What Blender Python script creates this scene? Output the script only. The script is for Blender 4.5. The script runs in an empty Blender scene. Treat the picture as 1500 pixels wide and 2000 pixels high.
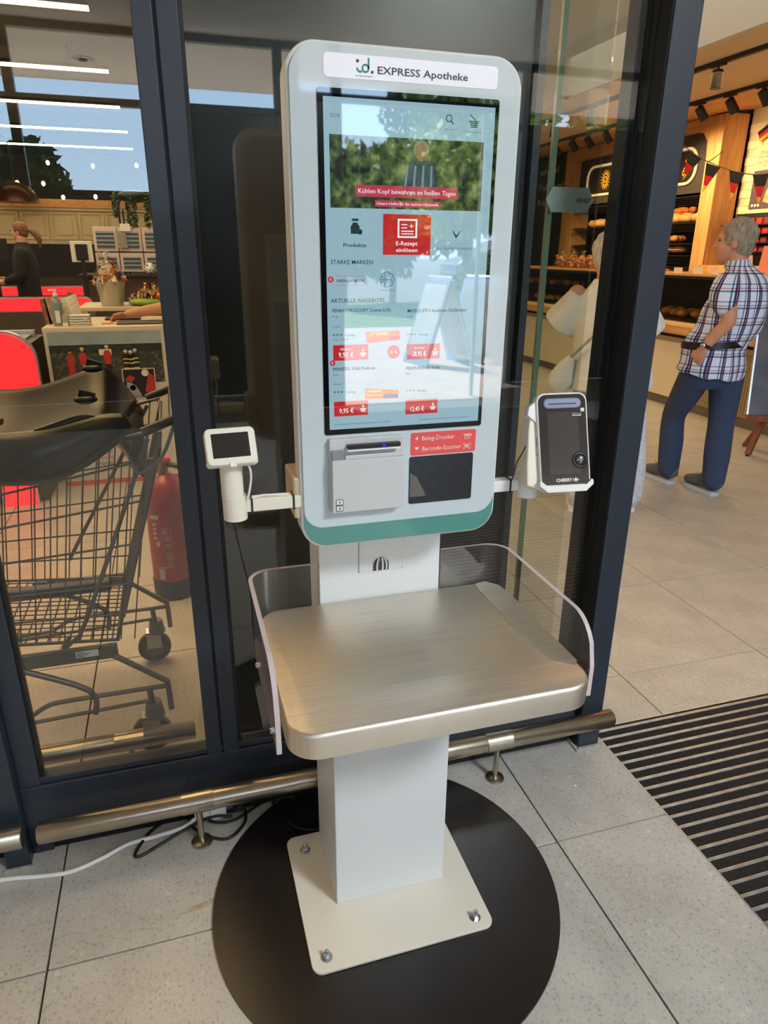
import bpy, bmesh, math, random
from mathutils import Vector, Matrix, Euler
random.seed(7)
SC = bpy.context.scene
C = SC.collection
R = math.radians

# ---------------------------------------------------------------- camera
cam = bpy.data.cameras.new('camera')
cam.sensor_fit = 'VERTICAL'; cam.sensor_height = 24.0
cam.lens = 24.0 * 1339.7 / 2000.0
cam.clip_start = 0.05; cam.clip_end = 500
co = bpy.data.objects.new('camera', cam); C.objects.link(co)
yaw, pitch, roll = 0.292944, 0.361558, 0.007791
fw = Vector((math.sin(yaw) * math.cos(pitch), math.cos(yaw) * math.cos(pitch), -math.sin(pitch)))
rt = Vector((math.cos(yaw), -math.sin(yaw), 0)); up = rt.cross(fw)
r2 = rt * math.cos(roll) + up * math.sin(roll); u2 = -rt * math.sin(roll) + up * math.cos(roll)
mw = Matrix((r2, u2, -fw)).transposed().to_4x4(); mw.translation = (0, 0, 1.41)
co.matrix_world = mw
SC.camera = co

# ---------------------------------------------------------------- world, sun, exposure
SC.view_settings.view_transform = 'Standard'; SC.view_settings.look = 'None'
SC.view_settings.gamma = 1; SC.view_settings.use_curve_mapping = False
SC.view_settings.exposure = 0.35
w = bpy.data.worlds.new('sky'); SC.world = w; w.use_nodes = True
nt = w.node_tree; nt.nodes.clear()
wo = nt.nodes.new('ShaderNodeOutputWorld'); bg = nt.nodes.new('ShaderNodeBackground')
tc = nt.nodes.new('ShaderNodeTexCoord'); sx = nt.nodes.new('ShaderNodeSeparateXYZ'); cr = nt.nodes.new('ShaderNodeValToRGB')
nt.links.new(tc.outputs['Generated'], sx.inputs[0]); nt.links.new(sx.outputs['Z'], cr.inputs[0])
cr.color_ramp.elements[0].position = 0.0; cr.color_ramp.elements[0].color = (0.62, 0.80, 0.98, 1)
cr.color_ramp.elements[1].position = 0.9; cr.color_ramp.elements[1].color = (0.20, 0.40, 0.82, 1)
e = cr.color_ramp.elements.new(0.25); e.color = (0.40, 0.64, 0.96, 1)
nt.links.new(cr.outputs[0], bg.inputs[0]); bg.inputs[1].default_value = 5.6
nt.links.new(bg.outputs[0], wo.inputs[0])

def lamp(name, kind, loc, energy, color=(1, 1, 1), rot=(0, 0, 0), size=.1, sizey=None, spot=None, aim=None):
    l = bpy.data.lights.new(name, kind); l.energy = energy; l.color = color
    if kind == 'AREA':
        l.size = size
        if sizey: l.shape = 'RECTANGLE'; l.size_y = sizey
    elif kind in ('POINT', 'SPOT'): l.shadow_soft_size = size
    if spot: l.spot_size = R(spot); l.spot_blend = .6
    o = bpy.data.objects.new(name, l); C.objects.link(o); o.location = loc; o.rotation_euler = rot
    if aim is not None: o.rotation_euler = (Vector(aim) - Vector(loc)).to_track_quat('-Z', 'Y').to_euler()
    return o
sun = lamp('sun', 'SUN', (0, -10, 12), 22.0, (1, .95, .86), aim=(0 + .30 * 12, -10 + .80 * 12, 0))
sun.data.angle = R(.6)
por = lamp('entrance_daylight_portal', 'AREA', (1.0, -4.15, 1.6), 1, size=9, sizey=3.1, rot=(R(90), 0, 0))
por.data.cycles.is_portal = True
lamp('vestibule_fill_light', 'AREA', (1.9, -1.4, 3.18), 112, (.88, .94, 1), size=.7, sizey=.7)  # added fill light out of view, brightens the vestibule floor and kiosk front
# warm ceiling light of the shop on the left and the bakery on the right
WARM = (1, .72, .42)
lamp('checkout_light', 'AREA', (-1.6, 4.2, 2.95), 85, (1, .68, .36), size=3, sizey=4)
lamp('checkout_light', 'AREA', (-1.6, 8.6, 2.95), 90, (1, .76, .50), size=3.4, sizey=3)
lamp('checkout_light', 'AREA', (-.3, 2.5, 2.9), 30, (1, .62, .28), size=1.2, sizey=1.6)
lamp('bakery_light', 'AREA', (4.4, 6.5, 2.7), 50, (1, .62, .25), size=1.0, sizey=6)
lamp('bakery_light', 'AREA', (3.3, 4.6, 3.1), 8, (1, .88, .70), size=1.0, sizey=4)

# ---------------------------------------------------------------- helpers
def lin(c):
    return tuple((v / 255 / 12.92 if v / 255 <= .04045 else ((v / 255 + .055) / 1.055) ** 2.4) for v in c)
MATS = {}
def mat(name, rgb, rough=.5, metal=0., spec=.5, noise=0., nscale=8., bump=0., bscale=40., emit=None, es=0., coat=0., stretch=None, rgb2=None, ior=1.5, lo=.35, hi=.65, alpha=1.):
    if name in MATS: return MATS[name]
    m = bpy.data.materials.new(name); m.use_nodes = True; MATS[name] = m
    n = m.node_tree; b = n.nodes['Principled BSDF']
    c = lin(rgb)
    b.inputs['Base Color'].default_value = (*c, 1); b.inputs['Roughness'].default_value = rough
    b.inputs['Metallic'].default_value = metal; b.inputs['Specular IOR Level'].default_value = spec
    b.inputs['IOR'].default_value = ior
    b.inputs['Coat Weight'].default_value = coat
    if noise or rgb2 or bump:
        t = n.nodes.new('ShaderNodeTexCoord'); mp = n.nodes.new('ShaderNodeMapping')
        n.links.new(t.outputs['Object'], mp.inputs[0])
        if stretch: mp.inputs['Scale'].default_value = stretch
        if noise or rgb2:
            x = n.nodes.new('ShaderNodeTexNoise'); x.inputs['Scale'].default_value = nscale; x.inputs['Detail'].default_value = 5
            n.links.new(mp.outputs[0], x.inputs['Vector'])
            r = n.nodes.new('ShaderNodeValToRGB'); n.links.new(x.outputs['Fac'], r.inputs[0])
            c2 = lin(rgb2) if rgb2 else tuple(min(1, v * (1 + noise)) for v in c)
            c1 = c if rgb2 else tuple(v * (1 - noise) for v in c)
            r.color_ramp.elements[0].position = lo; r.color_ramp.elements[1].position = hi
            r.color_ramp.elements[0].color = (*c1, 1); r.color_ramp.elements[1].color = (*c2, 1)
            n.links.new(r.outputs[0], b.inputs['Base Color'])
        if bump:
            y = n.nodes.new('ShaderNodeTexNoise'); y.inputs['Scale'].default_value = bscale; y.inputs['Detail'].default_value = 4
            n.links.new(mp.outputs[0], y.inputs['Vector'])
            bu = n.nodes.new('ShaderNodeBump'); bu.inputs['Strength'].default_value = bump; bu.inputs['Distance'].default_value = .01
            n.links.new(y.outputs['Fac'], bu.inputs['Height']); n.links.new(bu.outputs[0], b.inputs['Normal'])
    if emit:
        b.inputs['Emission Color'].default_value = (*lin(emit), 1); b.inputs['Emission Strength'].default_value = es
    return m
def glassmat(name, r0, tint, gl=(1, 1, 1), rough=0.):
    m = bpy.data.materials.new(name); m.use_nodes = True; MATS[name] = m
    n = m.node_tree; n.nodes.clear()
    o = n.nodes.new('ShaderNodeOutputMaterial'); mx = n.nodes.new('ShaderNodeMixShader')
    t = n.nodes.new('ShaderNodeBsdfTransparent'); g = n.nodes.new('ShaderNodeBsdfGlossy')
    t.inputs[0].default_value = (*tint, 1); g.inputs[0].default_value = (*gl, 1); g.inputs['Roughness'].default_value = rough
    lw = n.nodes.new('ShaderNodeLayerWeight'); lw.inputs[0].default_value = .5
    p = n.nodes.new('ShaderNodeMath'); p.operation = 'POWER'; p.inputs[1].default_value = 4.5
    q = n.nodes.new('ShaderNodeMath'); q.operation = 'MULTIPLY_ADD'; q.inputs[1].default_value = 1 - r0; q.inputs[2].default_value = r0
    n.links.new(lw.outputs['Facing'], p.inputs[0]); n.links.new(p.outputs[0], q.inputs[0])
    n.links.new(q.outputs[0], mx.inputs[0]); n.links.new(t.outputs[0], mx.inputs[1]); n.links.new(g.outputs[0], mx.inputs[2])
    n.links.new(mx.outputs[0], o.inputs[0])
    return m

def add_box(bm, x, y, z, M=None, mi=0):
    vs = [bm.verts.new((M @ Vector(p)) if M else p) for p in
          [(x[i], y[j], z[k]) for k in (0, 1) for j in (0, 1) for i in (0, 1)]]
    for f in ((0, 2, 3, 1), (4, 5, 7, 6), (0, 1, 5, 4), (2, 6, 7, 3), (0, 4, 6, 2), (1, 3, 7, 5)):
        fc = bm.faces.new([vs[i] for i in f]); fc.material_index = mi
def add_prism(bm, pts, d0, d1, M=None, mi=0, smi=None):
    """pts in local XZ, extruded along local Y from d0 (front) to d1"""
    a = [bm.verts.new((M or Matrix()) @ Vector((p[0], d0, p[1]))) for p in pts]
    b = [bm.verts.new((M or Matrix()) @ Vector((p[0], d1, p[1]))) for p in pts]
    n = len(pts)
    bm.faces.new(a).material_index = mi; bm.faces.new(b[::-1]).material_index = mi
    for i in range(n):
        j = (i + 1) % n
        bm.faces.new((a[j], a[i], b[i], b[j])).material_index = mi if smi is None else smi
def rrect(x0, x1, z0, z1, r, n=6, rs=None):
    """rounded rectangle; rs = radii (bl, br, tr, tl)"""
    rs = rs or (r, r, r, r); out = []
    for (cx, cz, a0, q) in ((x0 + rs[0], z0 + rs[0], 180, rs[0]), (x1 - rs[1], z0 + rs[1], 270, rs[1]), (x1 - rs[2], z1 - rs[2], 0, rs[2]), (x0 + rs[3], z1 - rs[3], 90, rs[3])):
        if q <= 0: out.append((cx, cz)); continue
        for i in range(n + 1):
            a = R(a0 + 90 * i / n); out.append((cx + q * math.cos(a), cz + q * math.sin(a)))
    return out
def circ(cx, cz, r, n=20, r2=None):
    return [(cx + r * math.cos(2 * math.pi * i / n), cz + (r2 or r) * math.sin(2 * math.pi * i / n)) for i in range(n)]
FLAT = Matrix(((1, 0, 0, 0), (0, 0, 1, 0), (0, 1, 0, 0), (0, 0, 0, 1)))   # XZ polygon -> XY, depth -> Z (mirrored, normals fixed later)
def smoothpath(pts, n=6):
    P = [Vector(p) for p in pts]; out = []
    for i in range(len(P) - 1):
        p0 = P[max(0, i - 1)]; p1 = P[i]; p2 = P[i + 1]; p3 = P[min(len(P) - 1, i + 2)]
        for k in range(n):
            t = k / n
            out.append(.5 * ((2 * p1) + (-p0 + p2) * t + (2 * p0 - 5 * p1 + 4 * p2 - p3) * t * t + (-p0 + 3 * p1 - 3 * p2 + p3) * t ** 3))
    out.append(P[-1]); return out
def frames(P, ref=None):
    fr = []; prev = None
    for i, p in enumerate(P):
        t = (P[min(i + 1, len(P) - 1)] - P[max(i - 1, 0)]).normalized()
        if prev is None:
            a = Vector(ref) if ref else (Vector((0, 0, 1)) if abs(t.z) < .9 else Vector((1, 0, 0)))
        else: a = prev
        u = (a - t * a.dot(t))
        if u.length < 1e-5: u = t.orthogonal()
        u.normalize(); v = t.cross(u); prev = u; fr.append((u, v))
    return fr
def add_tube(bm, pts, r, n=8, closed=False, flat=1.):
    P = [Vector(p) for p in pts]
    rr = r if isinstance(r, (list, tuple)) else [r] * len(P)
    rings = []
    for (p, (u, v), q) in zip(P, frames(P), rr):
        rings.append([bm.verts.new(p + u * (q * flat * math.cos(2 * math.pi * k / n)) + v * (q * math.sin(2 * math.pi * k / n))) for k in range(n)])
    for a, b in zip(rings, rings[1:]):
        for k in range(n): bm.faces.new((a[k], a[(k + 1) % n], b[(k + 1) % n], b[k]))
    if closed:
        a, b = rings[-1], rings[0]
        for k in range(n): bm.faces.new((a[k], a[(k + 1) % n], b[(k + 1) % n], b[k]))
    else:
        bm.faces.new(rings[0][::-1]); bm.faces.new(rings[-1])
def add_loft(bm, secs, n=14, ref=(1, 0, 0), sub=4):
    """secs: (x,y,z, ru, rv): ellipse sections, ru along ref"""
    P = smoothpath([s[:3] for s in secs], sub); Q = smoothpath([(s[3], s[4], 0) for s in secs], sub)
    rings = []
    for p, q, (u, v) in zip(P, Q, frames(P, ref)):
        rings.append([bm.verts.new(p + u * (q.x * math.cos(2 * math.pi * k / n)) + v * (q.y * math.sin(2 * math.pi * k / n))) for k in range(n)])
    for a, b in zip(rings, rings[1:]):
        for k in range(n): bm.faces.new((a[k], a[(k + 1) % n], b[(k + 1) % n], b[k]))
    bm.faces.new(rings[0][::-1]); bm.faces.new(rings[-1])
def add_lathe(bm, prof, c, n=20, M=None, mi=0):
    rings = []
    for (r, z) in prof:
        rings.append([bm.verts.new(((M @ Vector((r * math.cos(2 * math.pi * k / n), r * math.sin(2 * math.pi * k / n), z))) if M else Vector((r * math.cos(2 * math.pi * k / n), r * math.sin(2 * math.pi * k / n), z))) + Vector(c)) for k in range(n)])
    for a, b in zip(rings, rings[1:]):
        for k in range(n): bm.faces.new((a[k], a[(k + 1) % n], b[(k + 1) % n], b[k])).material_index = mi
    bm.faces.new(rings[0][::-1]).material_index = mi; bm.faces.new(rings[-1]).material_index = mi
def add_ell(bm, c, r, M=None, seg=16, rings=10):
    X = Matrix.Translation(c) @ (M or Matrix()) @ Matrix.Diagonal((r[0], r[1], r[2], 1))
    bmesh.ops.create_uvsphere(bm, u_segments=seg, v_segments=rings, radius=1, matrix=X)

def obj(name, bm, m, parent=None, smooth=None, bev=0, segs=2, label=None, local=False, mesh=None, keepn=False):
    if mesh is None:
        if not keepn: bmesh.ops.recalc_face_normals(bm, faces=bm.faces)
        me = bpy.data.meshes.new(name); bm.to_mesh(me); bm.free()
        for x in (m if isinstance(m, (list, tuple)) else [m]): me.materials.append(x)
        if smooth is not None:
            me.shade_smooth()
            me.set_sharp_from_angle(angle=R(smooth))
    else: me = mesh
    o = bpy.data.objects.new(name, me); C.objects.link(o)
    if bev:
        b = o.modifiers.new('bevel', 'BEVEL'); b.width = bev; b.segments = segs; b.limit_method = 'ANGLE'; b.angle_limit = R(40)
    if parent:
        o.parent = parent
        if not local: o.matrix_parent_inverse = Matrix(WM[parent.name_full]).inverted()
    WM[o.name_full] = Matrix(WM[parent.name_full]) if (parent and local) else Matrix()
    if label: o['label'] = label
    return o
WM = {}
def thing(name, label, cat, loc=(0, 0, 0), rotz=0, group=None):
    o = bpy.data.objects.new(name, None); C.objects.link(o); o.empty_display_size = .05
    o.location = loc; o.rotation_euler = (0, 0, rotz); o['label'] = label; o['category'] = cat
    if group: o['group'] = group
    WM[o.name_full] = Matrix.Translation(loc) @ Matrix.Rotation(rotz, 4, 'Z')
    return o
def tag(o, label, cat, group=None):
    o['label'] = label; o['category'] = cat
    if group: o['group'] = group
    return o
def struct(name, bm, m, parent=None, **k):
    o = obj(name, bm, m, parent, **k)
    if parent is None: o['kind'] = 'structure'
    return o
def sroot(name, loc=(0, 0, 0)):
    o = bpy.data.objects.new(name, None); C.objects.link(o); o['kind'] = 'structure'; o.location = loc
    WM[o.name_full] = Matrix.Translation(loc); return o
def stuff(o): o['kind'] = 'stuff'; return o
def bmn(): return bmesh.new()
def box(name, x, y, z, m, parent=None, bev=0, M=None, **k):
    bm = bmn(); add_box(bm, x, y, z, M); return obj(name, bm, m, parent, bev=bev, **k)
def tube(name, pts, r, m, parent=None, n=8, sub=0, **k):
    bm = bmn(); add_tube(bm, smoothpath(pts, sub) if sub else pts, r, n, closed=k.pop('closed', False)); return obj(name, bm, m, parent, smooth=50, **k)
def prism(name, pts, d0, d1, m, parent=None, M=None, bev=0, **k):
    bm = bmn(); add_prism(bm, pts, d0, d1, M); return obj(name, bm, m, parent, bev=bev, **k)
def dup(root, M, label=None, group=None):
    """copy of a thing with its parts and sub-parts, moved by world matrix M"""
    r = root.copy(); C.objects.link(r); r.matrix_world = M @ Matrix(WM[root.name_full])
    WM[r.name_full] = M @ Matrix(WM[root.name_full])
    if label: r['label'] = label
    if group: r['group'] = group
    for ch in list(root.children):
        c = ch.copy(); C.objects.link(c); c.parent = r; c.matrix_parent_inverse = ch.matrix_parent_inverse.copy()
        for g in ch.children:
            d = g.copy(); C.objects.link(d); d.parent = c; d.matrix_parent_inverse = g.matrix_parent_inverse.copy()
    return r
def remesh(bm, voxel, smooth=2):
    me = bpy.data.meshes.new('tmp'); bmesh.ops.recalc_face_normals(bm, faces=bm.faces); bm.to_mesh(me); bm.free()
    o = bpy.data.objects.new('tmp', me); C.objects.link(o)
    md = o.modifiers.new('r', 'REMESH'); md.mode = 'VOXEL'; md.voxel_size = voxel
    if smooth:
        s = o.modifiers.new('s', 'SMOOTH'); s.iterations = smooth; s.factor = .6
    dg = bpy.context.evaluated_depsgraph_get(); nm = bpy.data.meshes.new_from_object(o.evaluated_get(dg))
    bpy.data.objects.remove(o); bpy.data.meshes.remove(me)
    b2 = bmn(); b2.from_mesh(nm); bpy.data.meshes.remove(nm); return b2
# text facing: F_FRONT reads from -Y ; F_LEFT reads from -X (bakery wall)
F_FRONT = Matrix(((1, 0, 0), (0, 0, -1), (0, 1, 0))).to_4x4()
F_LEFT = Matrix(((0, 0, -1), (-1, 0, 0), (0, 1, 0))).to_4x4()
def text(s, pos, h, m, parent, F=F_FRONT, width=None, name='lettering', bold=0., al='LEFT', depth=.0004, shear=0., label=None):
    cu = bpy.data.curves.new('t', 'FONT'); cu.body = s; cu.size = 1; cu.extrude = 0; cu.resolution_u = 2; cu.offset = bold; cu.shear = shear
    o = bpy.data.objects.new('t', cu); C.objects.link(o)
    dg = bpy.context.evaluated_depsgraph_get(); me = bpy.data.meshes.new_from_object(o.evaluated_get(dg))
    bpy.data.objects.remove(o); bpy.data.curves.remove(cu)
    xs = [v.co.x for v in me.vertices] or [0, 1]; x0, x1 = min(xs), max(xs)
    sy = h / .7; sxx = (width / (x1 - x0)) if width else sy
    off = {'LEFT': -x0, 'CENTER': -(x0 + x1) / 2, 'RIGHT': -x1}[al]
    X = Matrix.Translation(pos) @ F @ Matrix.Diagonal((sxx, sy, 1, 1)) @ Matrix.Translation((off, 0, depth))
    me.transform(X); bm = bmn(); bm.from_mesh(me); bpy.data.meshes.remove(me)
    return obj(name, bm, m, parent, keepn=True, label=label)
def quad(name, pts, m, parent, th=.0004, n=(0, -1, 0), **k):
    """thin slab from a planar polygon (world points), raised along n"""
    bm = bmn(); nv = Vector(n) * th
    a = [bm.verts.new(Vector(p) + nv) for p in pts]; b = [bm.verts.new(p) for p in pts]
    bm.faces.new(a); bm.faces.new(b[::-1])
    for i in range(len(a)):
        j = (i + 1) % len(a); bm.faces.new((a[j], a[i], b[i], b[j]))
    return obj(name, bm, m, parent, **k)

# ---------------------------------------------------------------- materials
M_WHITE = mat('white_powder_coat', (226, 224, 216), .45, bump=.05, bscale=300)
M_WPL = mat('white_plastic', (232, 232, 228), .35)
M_FRAME = mat('anthracite_frame', (40, 48, 60), .38, spec=.6)
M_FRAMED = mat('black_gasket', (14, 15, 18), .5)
M_BLACK = mat('black_plastic', (18, 18, 20), .4)
M_BLACKM = mat('black_metal', (22, 21, 21), .45)
M_STEEL = mat('brushed_steel', (196, 184, 164), .27, 1., noise=.10, nscale=3, stretch=(1, 1, 1), bump=.02, bscale=40)
M_PIPE = mat('satin_steel_pipe', (186, 176, 160), .28, 1., noise=.06, nscale=30)
M_ZINC = mat('zinc_bolt', (190, 195, 200), .25, 1.)
M_WOOD = mat('warm_oak', (196, 142, 84), .5, rgb2=(222, 170, 108), nscale=5, stretch=(5, 5, .5))
M_WOODH = mat('warm_oak_flat', (196, 142, 84), .5, rgb2=(222, 170, 108), nscale=5, stretch=(5, .5, 5))
M_RED = mat('red_print', (214, 40, 44), .4)
M_GLASS = glassmat('clear_double_glazing', .058, (.90, .92, .90))
M_ACRYL = glassmat('clear_acrylic', .035, (.93, .93, .94))
M_ACEDGE = mat('acrylic_edge', (205, 190, 190), .2)
M_SKIN = mat('skin', (205, 148, 118), .55, noise=.08, nscale=12)

# ---------------------------------------------------------------- floor
def tile_mat():
    m = mat('grey_stone_tile', (184, 180, 171), .42, noise=.10, nscale=5)
    n = m.node_tree; b = n.nodes['Principled BSDF']; old = b.inputs['Base Color'].links[0].from_socket
    t = n.nodes.new('ShaderNodeTexCoord'); out = None
    for sc_, thr, pick, dark in ((110, .30, .62, (.78, .77, .75, 1)), (45, .22, .80, (1.16, 1.15, 1.13, 1)), (240, .38, .60, (.84, .83, .81, 1))):
        x = n.nodes.new('ShaderNodeTexVoronoi'); x.inputs['Scale'].default_value = sc_; n.links.new(t.outputs['Object'], x.inputs['Vector'])
        a = n.nodes.new('ShaderNodeMapRange'); a.inputs[1].default_value = thr; a.inputs[2].default_value = thr * 1.5; a.inputs[3].default_value = 1; a.inputs[4].default_value = 0; n.links.new(x.outputs['Distance'], a.inputs[0])
        sp = n.nodes.new('ShaderNodeSeparateColor'); n.links.new(x.outputs['Color'], sp.inputs[0])
        g = n.nodes.new('ShaderNodeMath'); g.operation = 'GREATER_THAN'; g.inputs[1].default_value = pick; n.links.new(sp.outputs[0], g.inputs[0])
        k = n.nodes.new('ShaderNodeMath'); k.operation = 'MULTIPLY'; n.links.new(a.outputs[0], k.inputs[0]); n.links.new(g.outputs[0], k.inputs[1])
        r = n.nodes.new('ShaderNodeMix'); r.data_type = 'RGBA'; r.blend_type = 'MULTIPLY'; r.inputs[6].default_value = (1, 1, 1, 1); r.inputs[7].default_value = dark; n.links.new(k.outputs[0], r.inputs[0])
        if out is not None: n.links.new(out, r.inputs[6])
        out = r.outputs[2]
    mx = n.nodes.new('ShaderNodeMix'); mx.data_type = 'RGBA'; mx.blend_type = 'MULTIPLY'; mx.inputs[0].default_value = .9
    n.links.new(old, mx.inputs[6]); n.links.new(out, mx.inputs[7]); n.links.new(mx.outputs[2], b.inputs['Base Color'])
    return m
M_TILE = tile_mat(); M_GROUT = mat('grey_grout', (88, 80, 68), .8)
bm = bmn(); add_box(bm, (-7, 9), (-4.3, 17.2), (-.08, -.012)); floor = struct('floor', bm, M_GROUT)
MATX = (1.15, 3.6); MATY = (-3.0, 1.527)
tme = {}
for i in range(-6, 15):
    for j in range(-10, 22):
        x0 = .221 + .6 * i + .0022; x1 = x0 + .5956; y0 = 1.16 + .6 * j - .6 + .0022; y1 = y0 + .5956
        if x0 < -3.4 or y1 < -4.3 or (x0 > 5.4) or (y0 > 9.5 and x0 < 2) or y0 > 12 or (y0 < -3.2): continue
        ox = x1 > MATX[0] and x0 < MATX[1]; oy = y1 > MATY[0] and y0 < MATY[1]
        if not (ox and oy):
            if 'full' not in tme:
                bm = bmn(); add_box(bm, (0, .5956), (0, .5956), (-.012, 0)); o = obj('tile', bm, M_TILE, floor, bev=.0012, segs=1); tme['full'] = o.data
            else:
                o = obj('tile', None, None, floor, bev=.0012, segs=1, mesh=tme['full'])
            o.location = (x0, y0, 0)
            continue
        rects = []
        if x0 < MATX[0]: rects.append((x0, MATX[0], max(y0, MATY[0]) if y0 < MATY[0] else y0, min(y1, MATY[1]) if y1 > MATY[1] else y1))
        if y1 > MATY[1]: rects.append((x0, x1, MATY[1], y1))
        if y0 < MATY[0]: rects.append((x0, x1, y0, MATY[0]))
        if x1 > MATX[1] : rects.append((MATX[1], x1, y0, y1))
        if not rects: continue
        bm = bmn()
        for (a, b, c, d) in rects: add_box(bm, (a, b), (c, d), (-.012, 0))
        obj('tile', bm, M_TILE, floor)
# far floor outside the picked-apart tiles
bm = bmn()
add_box(bm, (-7, -3.4), (-4.3, 17), (-.012, -.0005)); add_box(bm, (5.99, 9), (-4.3, 17), (-.012, -.0005)); add_box(bm, (-3.38, 5.98), (12.6, 17), (-.012, -.0005))
add_box(bm, (-3.38, 2.0), (9.97, 12.6), (-.012, -.0005))
obj('far_floor', bm, M_TILE, floor)
stain = mat('rust_stain', (168, 136, 94), .6, rgb2=(184, 176, 162), nscale=60)
bm = bmn(); add_prism(bm, [(-.115, 1.216), (-.06, 1.217), (-.03, 1.232), (0.0, 1.245), (-.03, 1.24), (-.07, 1.232)], .0002, .0008, FLAT); obj('stain', bm, stain, floor)

# entrance mat: aluminium strips and carpet inserts
M_ALU = mat('worn_aluminium', (206, 207, 212), .34, 1., noise=.12, nscale=40)
M_CARP = mat('black_carpet_insert', (44, 38, 34), .95, noise=.6, nscale=260, bump=.9, bscale=400)
em = thing("entrance_mat", "black ribbed entrance mat with aluminium strips set in the floor right of the machine", "door mat", (1.15, .6, 0))
box('mat_base', MATX, MATY, (-.012, -.009), M_BLACKM, em)
for nm, x, y in (('mat_frame', (1.15, 1.1535), MATY), ('mat_frame', MATX, (1.5235, 1.527))): box(nm, x, y, (-.012, .001), M_ALU, em)
am = cm = None
k = 0; y = 1.505
while y > MATY[0]:
    if am is None:
        bm = bmn(); add_prism(bm, [(0, -.009), (.0, -.0015), (.0015, .001), (.0035, .001), (.005, -.002), (.0065, .001), (.0085, .001), (.010, -.0015), (.010, -.009)], MATX[0] + .005, MATX[1] - .002, Matrix(((0, 1, 0, 0), (1, 0, 0, 0), (0, 0, 1, 0), (0, 0, 0, 1))))
        o = obj('aluminium_strip', bm, M_ALU, em); am = o.data
        bm = bmn(); add_box(bm, (MATX[0] + .005, MATX[1] - .002), (-.0245, -.0012), (-.009, -.0008)); c = obj('carpet_strip', bm, M_CARP, em); cm = c.data
    else:
        o = obj('aluminium_strip', None, None, em, mesh=am); c = obj('carpet_strip', None, None, em, mesh=cm)
    inv = Matrix(WM[em.name_full]).inverted()
    o.matrix_parent_inverse = inv @ Matrix.Translation((0, y, 0)); c.matrix_parent_inverse = inv @ Matrix.Translation((0, y, 0))
    y -= .0361; k += 1

# ---------------------------------------------------------------- glass wall
ZT = 3.2
gw = sroot('wall_glass', (0, 1.5, 0))
def part(name, x, y, z, m=M_FRAME, parent=None, bev=.002, **k): return box(name, x, y, z, m, parent or gw, bev=bev, **k)
part('post', (-.508, -.455), (1.456, 1.536), (0, ZT))
part('stile', (-.455, -.408), (1.492, 1.532), (.0, ZT))
part('gasket', (-.408, -.402), (1.50, 1.53), (.2, ZT), M_FRAMED, bev=0)
part('stile', (-.018, .018), (1.488, 1.54), (.0, ZT)); part('stile', (.024, .062), (1.488, 1.54), (.0, ZT))
part('gasket', (.018, .024), (1.497, 1.53), (.0, ZT), M_FRAMED, bev=0)
part('gasket', (.062, .070), (1.497, 1.53), (.2, ZT), M_FRAMED, bev=0)
part('bottom_rail', (-.455, 1.062), (1.486, 1.536), (.045, .205))
part('glazing_bead', (-.455, 1.062), (1.494, 1.53), (.205, .222), M_FRAME)
part('sill', (-.50, 1.062), (1.50, 1.56), (0, .045), M_FRAMED)
part('bottom_rail', (-2.6, -.508), (1.486, 1.536), (.045, .205)); part('glazing_bead', (-2.6, -.508), (1.494, 1.53), (.205, .222))
part('sill', (-2.6, -.508), (1.50, 1.56), (0, .045), M_FRAMED)
part('post', (-2.68, -2.6), (1.456, 1.536), (0, ZT))
part('door_post', (1.062, 1.133), (1.458, 1.536), (0, ZT), bev=.004)
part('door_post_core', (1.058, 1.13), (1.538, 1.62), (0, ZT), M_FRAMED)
part('post_side_shade', (1.0605, 1.0625), (1.464, 1.544), (.0, ZT), M_FRAMED, bev=0)  # flat black plate: shade of the post's left side put into the colour
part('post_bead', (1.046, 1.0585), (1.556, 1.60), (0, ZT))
part('head_rail', (-4.0, 1.133), (1.47, 1.54), (3.0, ZT))
for (a, b) in ((-.402, -.018), (.070, 1.058), (-2.6, -.51)):
    bm = bmn(); add_box(bm, (a, b), (1.508, 1.52), (.21, 3.0)); obj('pane', bm, M_GLASS, gw)
# cement traces round the post feet
M_MORT = mat('mortar', (170, 165, 155), .9, noise=.2, nscale=60)
part('mortar_bead', (1.055, 1.14), (1.445, 1.458), (0, .006), M_MORT, bev=.002); part('mortar_bead', (1.05, 1.062), (1.445, 1.54), (0, .006), M_MORT, bev=.002)
part('mortar_bead', (-.515, -.445), (1.446, 1.456), (0, .005), M_MORT, bev=.002)

# dark ribbed door-pocket panel standing inside the glass, with a sliding glass leaf
dk = sroot('wall_pocket', (.5, 1.75, 0))
M_DARK = mat('dark_panel', (20, 24, 25), .3); M_RIB = mat('dark_blue_rib', (34, 42, 54), .45)
box('panel', (.05, .925), (1.76, 1.80), (0, ZT), M_DARK, dk)
box('edge_trim', (.905, .925), (1.74, 1.76), (0, ZT), M_FRAME, dk)
bm = bmn(); add_box(bm, (.925, 1.11), (1.742, 1.75), (.05, 2.45)); leaf = sroot('door_1', (1.0, 1.745, 0)); obj('pane', bm, M_GLASS, leaf)
M_GEDGE = mat('green_glass_edge', (170, 196, 176), .15, spec=.8)
box('pane_edge', (.968, .982), (1.752, 1.764), (.0, ZT), M_GEDGE, leaf)
# direction sticker on the door leaf
M_STK = mat('pale_sticker', (168, 184, 182), .5)
st = prism('sticker', [(.955, 1.542), (.972, 1.512), (1.078, 1.512), (1.094, 1.542), (1.078, 1.572), (.972, 1.572)], 1.7405, 1.742, M_STK, leaf)
text('ASSA ABLOY', (1.088, 1.7404, 1.537), .010, M_FRAMED, st, al='RIGHT', width=.045, bold=.02)

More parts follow.
